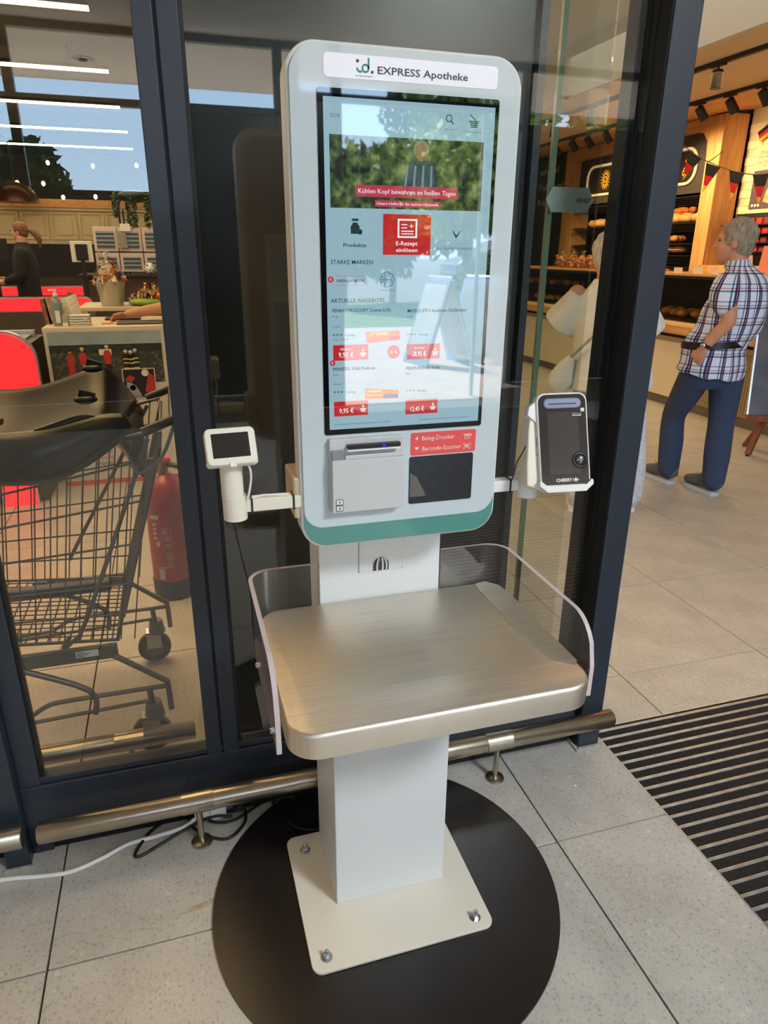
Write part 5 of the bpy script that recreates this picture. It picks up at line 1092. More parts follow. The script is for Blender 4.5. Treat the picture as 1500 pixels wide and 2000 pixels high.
bm = bmn(); add_ell(bm, (-.19, 9.02, 1.215), (.065, .065, .065), seg=24, rings=16)
for f in bm.faces:
    c = f.calc_center_median() - V(-.19, 9.02, 1.215); c.normalize()
    f.material_index = 1 if math.sin(c.x * 7 + 1) * math.sin(c.y * 7) * math.sin(c.z * 7 + .5) > .18 else 0
tag(obj('football', bm, [M_WPL, M_BLACK], None, smooth=180), 'black and white football on the dark service counter', 'ball')
# two till monitors with their poles
for x0, x1, z0, z1, y, lab in ((-.956, -.74, 1.29, 1.50, 8.4, 'cream-backed till monitor on a pole between panelling and framed cases'), (-1.85, -1.56, 1.30, 1.52, 8.4, 'black till monitor left of the ponytailed cashier')):
    t = thing('till_monitor', lab, 'monitor', ((x0 + x1) / 2, y, .9)); box('monitor_back', (x0, x1), (y, y + .04), (z0, z1), M_CRM if 'cream' in lab else M_BLACK, t, bev=.006); xm = (x0 + x1) / 2
    if 'cream' in lab: box('vesa_plate', (xm - .06, xm + .06), (y - .02, y), (z0 + .02, z1 - .03), M_BLACK, t, bev=.004)
    box('pole', (xm - .02, xm + .02), (y - .015, y + .015), (.0, z0 + .05), M_BLACK, t)
# checkout lanes with red glowing end panels
M_GLOW = mat('red_light_panel', (255, 40, 50), .4, emit=(255, 44, 52), es=.85); M_BELT = mat('grey_blue_belt', (132, 146, 150), .5); M_CB = mat('brown_checkout_body', (78, 64, 54), .6)
def lane(label, dx, dy, low=None):
    t = thing('checkout_lane', label, 'checkout', (-1.6 + dx, 4.6 + dy, 0), 0, 'checkout lanes'); zl = low or .46
    prism('red_panel', rrect(-3.2 + dx, -.745 + dx, zl, .985, .12, 8, (.0, .0, .16 if not low else .06, .0)), 4.235 + dy, 4.25 + dy, M_GLOW, t); prism('panel_rim', rrect(-3.2 + dx, -.735 + dx, zl - .01, .997, .12, 8, (.0, .0, .165 if not low else .065, .0)), 4.25 + dy, 4.29 + dy, M_ALU, t)
    if not low: prism('red_foot', rrect(-1.035, -.86, .0, .46, .0, 2), 4.235, 4.25, M_GLOW, t); box('foot_rim', (-1.045, -.85), (4.25, 4.29), (0, .46), M_ALU, t)
    else: box('lower_panel', (-3.2 + dx, -.745 + dx), (4.235 + dy, 4.25 + dy), (0, zl - .01), M_CB, t)
    box('checkout_body', (-3.2 + dx, -.80 + dx), (4.29 + dy, 4.98 + dy), (.02, .90), M_CB, t); box('belt', (-3.2 + dx, -.85 + dx), (4.36 + dy, 4.86 + dy), (.90, .915), M_BELT, t); box('side_rail', (-3.2 + dx, -.83 + dx), (4.86 + dy, 4.90 + dy), (.90, .94), M_ALU, t)
    return t
lane('nearest checkout with a big rounded red glowing end panel', 0, 0); lane('middle checkout lane with a thin red glowing bar along its edge', .03, 3.1, .875); lane('farthest checkout lane, a short red glowing bar behind the middle one', -.2, 5.4, .89)
# cashier with ponytail
ca = dict(pelvis=(0, 0, .92), chest=(.0, 0, 1.24), neck=(0, 0, 1.46), head=(-.01, 0, 1.60), face=(-.95, .1), sh=(.2, 1, 0), hs=.78,
          shL=(.0, -.16, 1.38), elL=(-.04, -.2, 1.14), wrL=(-.22, -.16, 1.08), hdL=(-1, 0, -.1), thL=(0, .3, 1), shR=(.0, .16, 1.38), elR=(-.04, .2, 1.14), wrR=(-.22, .16, 1.08), hdR=(-1, 0, -.1), thR=(0, -.3, 1),
          hipL=(0, -.09, .88), knL=(0, -.09, .5), anL=(0, -.09, .09), heelL=(.04, -.09), toeL=(-.2, -.09), zL=0, hipR=(0, .09, .88), knR=(0, .09, .5), anR=(0, .09, .09), heelR=(.04, .09), toeR=(-.2, .09), zR=0, hair=(120, 84, 54), pony=True)
pw = person(ca, 'cashier with brown ponytail in black clothes facing left behind the checkouts', (-1.49, 8.85), 0, None)
M_BLKC = fold_mat('black_cloth', (26, 26, 28), .4)
bm = bmn(); add_loft(bm, [(0, 0, .86, .17, .13), (0, 0, 1.0, .155, .12), (0, 0, 1.2, .17, .13), (0, 0, 1.36, .18, .11), (0, 0, 1.44, .09, .08), (0, 0, 1.49, .06, .06)], 18, (0, 1, 0), 3)
for s in (-1, 1): limb(bm, (0, s * .16, 1.38), (-.04, s * .2, 1.14), (-.17, s * .17, 1.09), .062, .054, .044)
obj('black_top', remesh(bm, .014, 2), M_BLKC, pw, smooth=180, **L)
bm = bmn()
for s in (-1, 1): limb(bm, (0, s * .09, .88), (0, s * .09, .5), (0, s * .09, .1), .09, .07, .055)
obj('trousers', remesh(bm, .014, 2), M_BLKC, pw, smooth=180, **L)
for s in 'LR': bm = bmn(); shoe(bm, ca['heel' + s], ca['toe' + s], .01); obj('shoe', bm, M_BLACK, pw, smooth=60, **L)

# ---------------------------------------------------------------- information stand in front of the tills
M_LIN = mat('cream_table_top', (206, 192, 166), .6); M_BRD_ = mat('grey_white_board', (206, 202, 194), .6)
it = thing('information_stand', 'promotion table whose front board shows a rescue-team photo and grey and red words', 'promotion table', (-.35, 4.8, 0))
box('table_top', (-.74, .45), (4.56, 5.28), (.955, .98), M_LIN, it, bev=.003)
fb = box('front_board', (-.735, -.03), (4.55, 4.558), (.0, .97), M_BRD_, it); box('side_board', (-.735, -.727), (4.558, 5.2), (0, .955), MATS['dark_brown_counter'], it); box('table_leg', (.38, .42), (5.1, 5.14), (0, .955), M_ALU, it); box('table_leg', (.38, .42), (4.6, 4.64), (0, .955), M_ALU, it)
def fq(name, x0, x1, z0, z1, m, y=4.549): return quad(name, [(x0, y, z0), (x1, y, z0), (x1, y, z1), (x0, y, z1)], m, fb, .001)
fq('photo_sky', -.715, -.075, .875, .955, mat('photo_sky', (150, 168, 176), .4, noise=.12, nscale=6)); fq('photo_trees', -.715, -.075, .835, .878, mat('photo_trees', (44, 52, 46), .4, noise=.4, nscale=40)); fq('photo_ground', -.715, -.075, .64, .837, mat('photo_ground', (58, 62, 48), .4, rgb2=(120, 118, 112), nscale=45, lo=.5, hi=.75))
fq('photo_van', -.44, -.37, .815, .85, M_CRM, 4.547)
PR = mat('photo_orange_red', (186, 52, 40), .5); PKK = mat('photo_black', (26, 26, 28), .5); PYL = mat('photo_yellow', (210, 206, 120), .5); PHE = mat('photo_helmet', (226, 222, 206), .5); PSK = mat('photo_skin', (196, 150, 120), .5)
for x, h, c, hat in ((-.605, .17, PR, PKK), (-.535, .18, PR, PYL), (-.395, .19, PR, PHE), (-.29, .16, PKK, PHE), (-.262, .155, PKK, PHE), (-.235, .165, PKK, PHE)):
    zb = .68; poly_ = lambda nm, pts, m, y: quad(nm, [(a, y, b) for a, b in pts], m, fb, .0008)
    poly_('figure_legs', [(x - .016, zb), (x - .004, zb), (x, zb + .05), (x + .006, zb), (x + .018, zb), (x + .016, zb + h * .48), (x - .016, zb + h * .48)], PR if (c is PR and x < -.59) else PKK, 4.547)
    poly_('figure_jacket', [(x - .017, zb + h * .42), (x + .017, zb + h * .42), (x + .022, zb + h * .75), (x + .012, zb + h * .86), (x - .012, zb + h * .86), (x - .022, zb + h * .75)], c, 4.5465)
    poly_('figure_head', circ(x, zb + h * .93, .009, 10), PSK, 4.546); poly_('figure_helmet', [(x - .012, zb + h * .95), (x + .012, zb + h * .95), (x + .008, zb + h * 1.02), (x - .008, zb + h * 1.02)], hat, 4.5455)
    if c is PKK:
        for dz in (.3, .5, .65): fq('figure_stripe', x - .017, x + .017, zb + h * dz, zb + h * dz + .007, PYL, 4.5455)
fq('inset_border', -.325, -.132, .545, .728, PHE, 4.545); fq('inset_photo', -.320, -.137, .550, .723, PKK, 4.544)
for nm, pts, m in (('inset_blanket', [(-.315, .555), (-.22, .555), (-.25, .62), (-.30, .66)], MATS['photo_sky']), ('inset_jacket', [(-.20, .58), (-.14, .57), (-.14, .68), (-.17, .70)], PR), ('inset_jacket', [(-.315, .66), (-.28, .69), (-.25, .67), (-.28, .64)], PR), ('inset_helmet', circ(-.19, .70, .022, 10), PHE), ('inset_face', circ(-.27, .61, .018, 10), PSK)):
    quad(nm, [(a, 4.543, b) for a, b in pts], m, fb, .0008)
M_GTX = mat('grey_text', (84, 78, 76), .6); M_RTX = mat('red_text', (196, 88, 66), .6)
for i, (s, x, m) in enumerate((('Hochwasser', -.585, M_GTX), ('Großveranst.', -.600, M_RTX), ('Evakuierungen', -.640, M_GTX), ('Schwerst', -.575, M_RTX), ('Brände', -.545, M_GTX))): text(s, (x, 4.548, .278 - .038 * i), .026, m, fb, width=(.17, .19, .20, .14, .10)[i])
fq('red_stripe', -.735, -.03, .0, .03, mat('red_orange_stripe', (206, 84, 50), .5), 4.549)
# things on the table
t = thing('sanitiser_bottle', 'grey-blue pump bottle of hand sanitiser at the left end of the promotion table', 'bottle', (-.655, 4.68, .98)); bm = bmn(); add_lathe(bm, [(.030, .981), (.032, .99), (.032, 1.11), (.024, 1.13), (.012, 1.14), (.012, 1.15)], (-.655, 4.68, 0), 20); obj('bottle_body', bm, mat('smoky_blue_plastic', (124, 140, 146), .25), t, smooth=40)
bm = bmn(); add_lathe(bm, [(.014, 1.15), (.014, 1.165), (.006, 1.17), (.006, 1.185)], (-.655, 4.68, 0), 14); add_box(bm, (-.69, -.645), (4.674, 4.686), (1.183, 1.192)); obj('pump', bm, M_WPL, t); box('bottle_label', (-.665, -.64), (4.646, 4.649), (1.0, 1.07), M_WPL, t)
t = thing('tissue_box', 'blue and white striped box on the promotion table', 'box', (-.53, 4.66, .98)); box('box_body', (-.59, -.475), (4.62, 4.70), (.981, 1.045), M_WPL, t, bev=.002)
for i in range(4): box('blue_stripe', (-.591, -.474), (4.619, 4.701), (.988 + .015 * i, .993 + .015 * i), mat('dusty_blue', (96, 124, 160), .6), t)
bm = bmn(); add_prism(bm, circ(-.50, 1.02, .008, 10), 4.617, 4.619); add_prism(bm, circ(-.56, .995, .008, 10), 4.617, 4.619); obj('yellow_dot', bm, mat('lemon_dot', (226, 204, 90), .5), t)
t = thing('card_holder', 'small clear holder stuffed with white cards beside the striped box', 'card holder', (-.63, 4.66, .98), 0); box('holder_tray', (-.66 + .03, -.60), (4.63, 4.70), (.981, 1.0), M_CRM, t)
for i in range(6): box('card', (-.628 + .005 * i, -.626 + .005 * i), (4.635, 4.695), (.983, 1.045 + .002 * (i % 3)), M_CRM, t)
bm = bmn(); add_loft(bm, [(-.575, 4.74, .981, .05, .03), (-.585, 4.74, 1.06, .055, .03), (-.61, 4.74, 1.14, .065, .012)], 4, (1, 0, 0), 3); tag(obj('paper_bag', bm, mat('white_paper', (218, 212, 200), .7), None), 'folded white paper bag standing behind the striped box', 'paper bag')
for i, (x, h, a, c) in enumerate(((-.725, .15, 8, (150, 96, 80)), (-.705, .16, 5, (176, 150, 120)), (-.60, .19, -6, (140, 104, 84)), (-.585, .17, -8, (186, 160, 130)))):
    tag(box('leaflet', (-.018, .018), (-.003, .003), (0, h), mat('leaflet_%d' % c[0], c, .6, noise=.3, nscale=60), None, M=Matrix.Translation((x, 4.78, .981)) @ Matrix.Rotation(R(-a), 4, 'Y')), ('brown leaflet leaning left of the sanitiser bottle', 'tan leaflet just left of the sanitiser bottle', 'dark leaflet standing right of the sanitiser bottle', 'pale leaflet at the right of the leaflet group behind the striped box')[i], 'leaflet', 'leaflets on the promotion table')
tag(box('writing_pad', (-.33, -.06), (4.66, 4.86), (.981, .989), mat('dark_grey_pad', (52, 52, 56), .6), None, bev=.003), 'dark grey writing pad under the hand on the promotion table', 'writing pad'); tag(box('black_folder', (-.42, -.20), (4.98, 5.14), (.981, .993), M_BLACK, None, bev=.004), 'flat black folder behind the hand on the promotion table', 'folder'); tag(box('playing_card', (-.42, -.35), (4.72, 4.79), (.981, .984), M_RED, None), 'small red printed card lying right of the striped box', 'card')
# bucket of sweets
t2 = thing('side_table', 'small cream table behind the promotion table under the candy bucket', 'table', (-.1, 5.6, 0)); box('table_top', (-.62, .45), (5.36, 5.95), (1.01, 1.035), M_LIN, t2, bev=.003)
for x in (-.58, .41):
    for y in (5.40, 5.91): box('leg', (x - .02, x + .02), (y - .02, y + .02), (0, 1.01), M_ALU, t2)
bk = thing('candy_bucket', 'silvery cellophane-wrapped bucket heaped with wrapped candy', 'bucket', (-.40, 5.55, 1.035)); bm = bmn(); add_lathe(bm, [(.075, 1.036), (.105, 1.20), (.108, 1.205), (.10, 1.20)], (-.40, 5.55, 0), 24); obj('bucket_body', bm, mat('translucent_silver', (186, 184, 178), .12, .5, bump=.4, bscale=20), bk, smooth=50)
rnd = random.Random(9); CM = [mat('wrapper_gold', (226, 170, 60), .2, .5), mat('wrapper_red', (190, 30, 36), .25), mat('wrapper_black', (30, 26, 24), .25), mat('wrapper_clear', (226, 220, 214), .1)]
def candy(c, n, R_, zr, par, nm='wrapped_candies'):
    for mi in range(4):
        bm = bmn()
        for _ in range(n):
            a = rnd.uniform(0, 6.28); r = R_ * math.sqrt(rnd.random()); p = V(c[0] + r * math.cos(a), c[1] + r * math.sin(a), c[2] + rnd.uniform(0, zr) * (1 - (r / R_) ** 2))
            X = Matrix.Translation(p) @ Euler((rnd.random() * 3, rnd.random() * 3, rnd.random() * 3)).to_matrix().to_4x4(); add_box(bm, (-.014, .014), (-.006, .006), (-.005, .005), X); add_prism(bm, [(.012, 0), (.028, .010), (.028, -.010)], -.001, .001, X); add_prism(bm, [(-.012, 0), (-.028, -.010), (-.028, .010)], -.001, .001, X)
        stuff(obj(nm, bm, CM[mi], par))
candy((-.40, 5.55, 1.20), 26, .11, .14, bk); bm = bmn(); add_loft(bm, [(-.40, 5.55, 1.20, .11, .11), (-.40, 5.55, 1.30, .085, .085), (-.42, 5.55, 1.36, .03, .03), (-.43, 5.55, 1.40, .05, .05)], 12, (1, 0, 0), 2)
for v in bm.verts: v.co += V(rnd.uniform(-.012, .012), rnd.uniform(-.012, .012), rnd.uniform(-.01, .01))
obj('cellophane', bm, M_BAG, bk)
cp = thing('candy_pile', 'pile of wrapped sweets and packets on the side table right of the bucket', 'sweets', (-.16, 5.6, 1.035)); candy((-.14, 5.6, 1.05), 40, .15, .14, cp); bm = bmn(); add_ell(bm, (-.16, 5.5, 1.06), (.13, .09, .025)); obj('green_tray', bm, mat('lime_tray', (130, 170, 60), .5), cp, smooth=60)
# seated promoter resting a forearm on the table
sp = dict(pelvis=(.0, 0, .62), chest=(.0, 0, .98), neck=(0, 0, 1.24), head=(-.02, -.04, 1.38), face=(-.6, -.7), sh=(.7, -.5, 0), hs=.95, curl=.9,
          shL=(.12, -.14, 1.14), elL=(.10, -.25, 1.02), wrL=(-.02, -.32, 1.03), hdL=(-1, -.1, -.1), thL=(0, .2, 1),
          shR=(-.10, .10, 1.15), elR=(-.19, -.10, 1.06), wrR=(-.43, -.16, 1.022), hdR=(-.97, -.05, -.22), thR=(0, -.9, .4), hair=(70, 54, 44),
          hipL=(.08, -.05, .60), knL=(.06, -.20, .55), anL=(.06, -.2, .10), heelL=(.07, -.17), toeL=(.0, -.36), zL=0, hipR=(-.07, .05, .60), knR=(-.10, -.15, .55), anR=(-.10, -.15, .10), heelR=(-.09, -.12), toeR=(-.16, -.3), zR=0)
ps = person(sp, 'person hidden behind the dark mullion, bare forearm and hand resting on the promotion table', (.16, 5.08), 0, None)
bm = bmn(); add_loft(bm, [(0, 0, .58, .19, .14), (0, 0, .78, .175, .13), (0, 0, 1.0, .18, .13), (0, 0, 1.14, .17, .11), (0, 0, 1.22, .09, .08), (0, 0, 1.26, .065, .065)], 18, (.8, -.5, 0), 3)
limb(bm, (.12, -.14, 1.14), (.11, -.22, 1.06), (.07, -.28, 1.03), .065, .06, .055); limb(bm, (-.10, .10, 1.15), (-.14, .02, 1.12), (-.17, -.05, 1.09), .068, .064, .06)
obj('dark_top', remesh(bm, .014, 2), M_BLKC, ps, smooth=180, **L)
bm = bmn(); limb(bm, (.08, -.05, .60), (.06, -.20, .55), (.06, -.2, .12), .09, .075, .055); limb(bm, (-.07, .05, .60), (-.10, -.15, .55), (-.10, -.15, .12), .09, .075, .055); obj('trousers', remesh(bm, .014, 2), M_JEAN, ps, smooth=180, **L)
t = thing('stool', 'plain black stool under the seated person at the promotion table', 'stool', (.16, 5.12, 0)); bm = bmn(); add_prism(bm, circ(.16, 5.13, .17, 24), .49, .52, FLAT); obj('seat', bm, M_BLACK, t, smooth=40)
for a in range(4): tube('leg', [(.16 + .12 * math.cos(a * 1.57 + .8), 5.13 + .12 * math.sin(a * 1.57 + .8), .49), (.16 + .17 * math.cos(a * 1.57 + .8), 5.13 + .17 * math.sin(a * 1.57 + .8), .0)], .012, M_BLACK, t)

# ---------------------------------------------------------------- fire extinguisher
fx = thing('fire_extinguisher', 'red fire extinguisher with black foot behind the glass beside the trolley', 'fire extinguisher', (-.095, 2.86, 0))
M_XR = mat('extinguisher_red', (150, 22, 26), .3, spec=.6); c0 = (-.095, 2.86, 0)
bm = bmn(); add_lathe(bm, [(.086, .075), (.086, .45), (.080, .49), (.060, .525), (.03, .545), (.022, .55)], c0, 32); obj('cylinder', bm, M_XR, fx, smooth=60)
bm = bmn(); add_lathe(bm, [(.080, .0), (.088, .008), (.089, .085), (.086, .09)], c0, 32); obj('foot', bm, M_BLACK, fx, smooth=40)
bm = bmn(); add_lathe(bm, [(.022, .55), (.024, .575), (.018, .60)], c0, 16); obj('valve', bm, mat('brass_valve', (150, 124, 70), .3, .9), fx, smooth=40)
box('lever', (-.165, -.06), (2.845, 2.875), (.60, .62), MATS['red_print'], fx, bev=.004, M=Matrix.Translation((-.095, 2.86, .6)) @ Matrix.Rotation(R(8), 4, 'Y') @ Matrix.Translation((.095, -2.86, -.6))); box('carry_handle', (-.16, -.05), (2.848, 2.872), (.578, .592), M_BLACK, fx, bev=.003)
tube('hose', [(-.075, 2.86, .585), (-.02, 2.83, .57), (.01, 2.79, .48), (.01, 2.78, .30), (-.0, 2.78, .18)], .011, M_BLACK, fx, 8, 5)
def onc(name, a0, a1, z0, z1, m, r=.0868, n=6):
    bm = bmn(); vs = []
    for i in range(n + 1):
        a = R(a0 + (a1 - a0) * i / n); vs.append((bm.verts.new((c0[0] + r * math.cos(a), c0[1] + r * math.sin(a), z0)), bm.verts.new((c0[0] + r * math.cos(a), c0[1] + r * math.sin(a), z1))))
    for p, q in zip(vs, vs[1:]): bm.faces.new((p[0], q[0], q[1], p[1]))
    return obj(name, bm, m, fx)
M_XL = mat('label_grey_white', (176, 170, 166), .6)
onc('label_panel', 218, 246, .375, .392, M_XL)
for i, z in enumerate((.345, .325, .305, .285)): onc('pictogram', 224, 236, z, z + .012, M_XL)
onc('yellow_label', 232, 242, .255, .275, mat('label_yellow', (214, 196, 50), .6)); onc('label_panel', 226, 256, .155, .160, M_XL); onc('label_panel', 230, 248, .10, .15, M_XL)
for z0, z1, a0, a1 in ((.335, .337, 250, 276), (.245, .247, 250, 276), (.245, .337, 250, 250.8), (.245, .337, 275.2, 276)): onc('label_outline', a0, a1, z0, z1, M_XL)
for z in (.325, .318, .311): onc('label_mark', 254, 264, z, z + .004, M_XL)
for z in (.295, .287, .279, .262, .256): onc('label_line', 258, 273, z, z + .003, M_XL)
for i in range(7): onc('label_line', 258, 274, .16 + .011 * i, .165 + .011 * i, M_XL)

# ---------------------------------------------------------------- shopping trolley with baby seat
M_WIRE = mat('grey_trolley_wire', (92, 92, 92), .35, .7); M_CH = mat('grey_trolley_frame', (104, 102, 98), .4, .5); M_RUB = mat('grey_rubber', (60, 56, 52), .7)
tr_ = thing('shopping_trolley', 'grey wire shopping trolley standing close behind the left glass pane', 'shopping trolley', (-.5, 2.07, 0))
YN, YF = 1.86, 2.28
def top(x): return .972 + (x + .06) * .22
def bot(x): return .365 - (x + .24) * .10
def wires(y, name):
    t = box(name + '_corner', (-.07, -.066), (y - .002, y + .002), (top(-.07) - .01, top(-.07)), M_WIRE, tr_)
    bm = bmn(); k = 0; x = -.09
    while x > -1.05:
        add_tube(bm, [(x, y, top(x)), (x - .10 * (1 - (x + .09) / -1.2) , y, bot(x - .10))], .0021, 5); x -= .040
    stuff(obj(name + '_wires', bm, M_WIRE, tr_))
    for f in (0, .12, .3, .5, .7, .86, 1.):
        x0 = -.06 - .17 * f; a = (x0, y, top(x0) * (1 - f) + bot(x0) * f); b = (-1.06 - .05 * f, y, top(-1.06) * (1 - f) + bot(-1.06) * f); tube('side_rail', [a, b], .0032 if f < 1 and f > 0 else .005, M_WIRE, tr_)
wires(YN, 'near_side'); wires(YF, 'far_side')
bm = bmn(); y = YN
while y <= YF: add_tube(bm, [(-.235, y, .366), (-1.11, y, .452)], .002, 5); y += .028
x = -.25
while x > -1.1: add_tube(bm, [(x, YN, bot(x)), (x, YF, bot(x))], .0025, 5); x -= .028
stuff(obj('basket_floor', bm, M_WIRE, tr_))
bm = bmn(); y = YN
while y <= YF: add_tube(bm, [(-.058, y, .95), (-.235, y, .366)], .002, 5); y += .0135
stuff(obj('rear_gate', bm, M_WIRE, tr_)); tube('gate_frame', [(-.058, YN, .96), (-.235, YN, .366), (-.235, YF, .366), (-.058, YF, .96), (-.058, YN, .96)], .005, M_CH, tr_)
bm = bmn(); add_box(bm, (-.145, -.135), (1.90, 2.24), (.40, .92), Matrix.Translation((-.14, 0, .66)) @ Matrix.Rotation(R(17), 4, 'Y') @ Matrix.Translation((.14, 0, -.66))); obj('gate_panel', bm, mat('dark_gate_panel', (62, 52, 48), .4), tr_)
bm = bmn(); y = YN
while y <= YF: add_tube(bm, [(-1.06, y, top(-1.06)), (-1.11, y, .452)], .002, 5); y += .03
stuff(obj('front_wires', bm, M_WIRE, tr_))
tube('handle', [(-.10, YN - .02, .97), (-.02, YN - .02, 1.0), (-.02, YN + .1, 1.0), (-.02, YF, 1.0), (-.02, YF + .02, 1.0), (-.10, YF + .02, .97)], .013, M_BLACK, tr_, 10)
tube('handle_bracket', [(-.02, YN - .02, .985), (-.06, YN - .02, .90), (-.12, YN - .02, .86), (-.14, YN, .90)], .005, M_CH, tr_, 8, 4); tube('diagonal_strut', [(-.09, YN - .012, .95), (-.30, YN - .012, .46), (-.35, YN - .012, .385), (-.38, YN - .012, .365), (-.355, YN - .012, .40)], .006, M_CH, tr_, 8, 3)
tube('diagonal_strut', [(-.10, YF, .95), (-.40, YF, .45)], .006, M_CH, tr_)
for y in (1.82, 2.32):
    tube('chassis_tube', [(-.48, y, .345), (-.50, y, .34), (-.485, y, .33), (-.325, y, .235), (-.318, y, .155)], .0085, M_CH, tr_, 10, 4); tube('chassis_tube', [(-.25, y, .335), (-.24, y, .332), (-.125, y, .237), (-.113, y, .225), (-.110, y, .13)], .0085, M_CH, tr_, 10, 4)
    tube('chassis_tube', [(-1.1, y, .15), (-.55, y, .17), (-.49, y, .178), (-.44, y, .205), (-.38, y, .212), (-.112, y, .212)], .007, M_CH, tr_, 10, 4); tube('chassis_tube', [(-1.1, y, .13), (-.54, y, .155), (-.165, y, .17)], .006, M_CH, tr_)
    tube('caster_post', [(-.165, y, .215), (-.160, y, .135)], .009, M_CH, tr_)
    for x in (-.150, -.95):
        w_ = V(x - .02, y, .0)
        bm = bmn(); add_tube(bm, [w_ + V(.012, 0, .118), w_ + V(.012, 0, .165)], [.030, .022], 16); obj('caster_socket', bm, M_CH, tr_, smooth=40)
        f = box('fork', (x - .045, x + .005), (y - .020, y - .017), (.06, .122), M_ZINC, tr_); box('fork_side', (x - .045, x + .005), (y + .017, y + .020), (.06, .122), M_ZINC, f); box('fork_crown', (x - .045, x + .015), (y - .020, y + .020), (.118, .124), M_ZINC, f)
        M = Matrix.Translation((x - .022, y, .0575)) @ Matrix.Rotation(R(90), 4, 'X')
        bm = bmn(); add_lathe(bm, [(.02, -.012), (.05, -.014), (.057, -.010), (.0575, 0), (.057, .010), (.05, .014), (.02, .012)], (0, 0, 0), 28, M); o = obj('wheel', bm, M_RUB, tr_, smooth=50); bm = bmn(); add_lathe(bm, [(.012, -.0165), (.034, -.015), (.034, .015), (.012, .0165)], (0, 0, 0), 20, M); obj('wheel_hub', bm, M_CH, o, smooth=40)
for y in (1.825, 2.30):
    b_ = box('chassis_beam', (-.53, -.235), (y, y + .012), (.325, .372), M_CH, tr_, bev=.004)
    if y < 2: q = box('type_plate', (-.345, -.285), (y - .0015, y), (.342, .362), M_WPL, b_); [box('plate_print', (-.343, -.343 + .02 + .008 * (k_ % 3)), (y - .002, y - .0015), (.3445 + .0045 * k_, .3465 + .0045 * k_), M_GINK, b_) for k_ in range(4)]
box('child_flap', (-.60, -.27), (2.16, 2.20), (.375, .41), mat('navy_plastic', (30, 38, 60), .4), tr_, bev=.006)
t = box('coin_lock', (-.475, -.425), (YN - .035, YN), (.855, .905), M_CH, tr_, bev=.006); bm = bmn(); add_lathe(bm, [(.007, 0), (.007, .004), (.003, .006)], (0, 0, 0), 12, Matrix.Translation((-.45, YN - .036, .878)) @ Matrix.Rotation(R(90), 4, 'X')); obj('lock_screw', bm, M_ZINC, t)
# black baby seat shell on top
bsn = thing('baby_seat', 'big glossy black moulded baby seat shell fixed on top of the trolley', 'baby seat', (-.45, 2.07, .97))
bm = bmn(); nu, nv = 30, 22; G = []
for i in range(nu + 1):
    u = i / nu; x = -.92 + .82 * u; rowv = []
    for j in range(nv + 1):
        v = j / nv; y = 1.80 + .52 * v
        rim = .045 * math.sin(u * 7.5 + .6) * (1 - .4 * u); edge = abs(2 * v - 1)
        z = 1.045 + .05 * v + rim - .13 * (1 - edge ** 2.2) * min(1, 2.2 * u) + (.05 * math.exp(-((v - .42) / .06) ** 2)) * .6
        drop = max(0, (u - .82) / .18); z -= .16 * drop ** 2; x2 = x - .01 * drop
        if edge > .93: z -= .05 + .07 * math.sin(min(1, u * 1.15) * math.pi)
        rowv.append(bm.verts.new((x2, y + (.03 if edge > .93 and v < .5 else -.03 if edge > .93 else 0), z)))
    G.append(rowv)
for i in range(nu):
    for j in range(nv): bm.faces.new((G[i][j], G[i + 1][j], G[i + 1][j + 1], G[i][j + 1]))
o = obj('seat_shell', bm, mat('glossy_black_plastic', (13, 12, 14), .26, spec=.35), bsn, smooth=180); s = o.modifiers.new('th', 'SOLIDIFY'); s.thickness = .012; s2 = o.modifiers.new('ss', 'SUBSURF'); s2.levels = 1; s2.render_levels = 1
bm = bmn(); add_loft(bm, [(-.60, 1.84, 1.00, .02, .02), (-.50, 1.835, .935, .06, .045), (-.34, 1.835, .925, .07, .05), (-.20, 1.84, .975, .05, .035), (-.13, 1.85, 1.0, .02, .02)], 16, (0, 0, 1), 4); obj('shell_underside', bm, MATS['glossy_black_plastic'], bsn, smooth=80)
for x, y, z in ((-.235, 1.93, 1.045), (-.225, 2.1, 1.10)):
    bm = bmn(); add_ell(bm, (x, y, z), (.030, .02, .012)); add_box(bm, (x - .02, x + .02), (y - .006, y + .006), (z, z + .022), Matrix.Translation((x, y, z)) @ Matrix.Rotation(R(20), 4, 'Y') @ Matrix.Translation((-x, -y, -z))); obj('harness_buckle', bm, M_BLACK, bsn, smooth=40)
bm = bmn(); add_loft(bm, [(-.62, 1.95, .985, .03, .02), (-.52, 1.93, .995, .045, .015), (-.44, 1.92, 1.0, .02, .008)], 10, (0, 1, 0), 3); obj('seat_pad', bm, mat('wine_red_pad', (96, 26, 44), .6), bsn, smooth=60)
# ---------------------------------------------------------------- outdoors beyond the entrance (mirrored in the screen and the glass)
M_PAVE = mat('pink_grey_paving', (196, 178, 168), .8, noise=.08, nscale=3)
bm = bmn(); add_box(bm, (-14, 26), (-11.5, -4.36), (-.12, -.004)); tr1 = struct('ground_terrace', bm, M_PAVE)
bm = bmn(); add_box(bm, (-40, 60), (-19, -11.5), (-.12, -.01)); struct('ground_lawn', bm, mat('lawn_green', (96, 122, 58), .95, noise=.25, nscale=2, bump=.4, bscale=60))
bm = bmn(); add_prism(bm, [(-19, -.01), (-24, .55), (-60, .9), (-60, -.2), (-19, -.2)], -60, 90, Matrix(((0, 1, 0, 0), (1, 0, 0, 0), (0, 0, 1, 0), (0, 0, 0, 1)))); struct('ground_road', bm, mat('asphalt_grey', (132, 130, 128), .9, noise=.1, nscale=4))
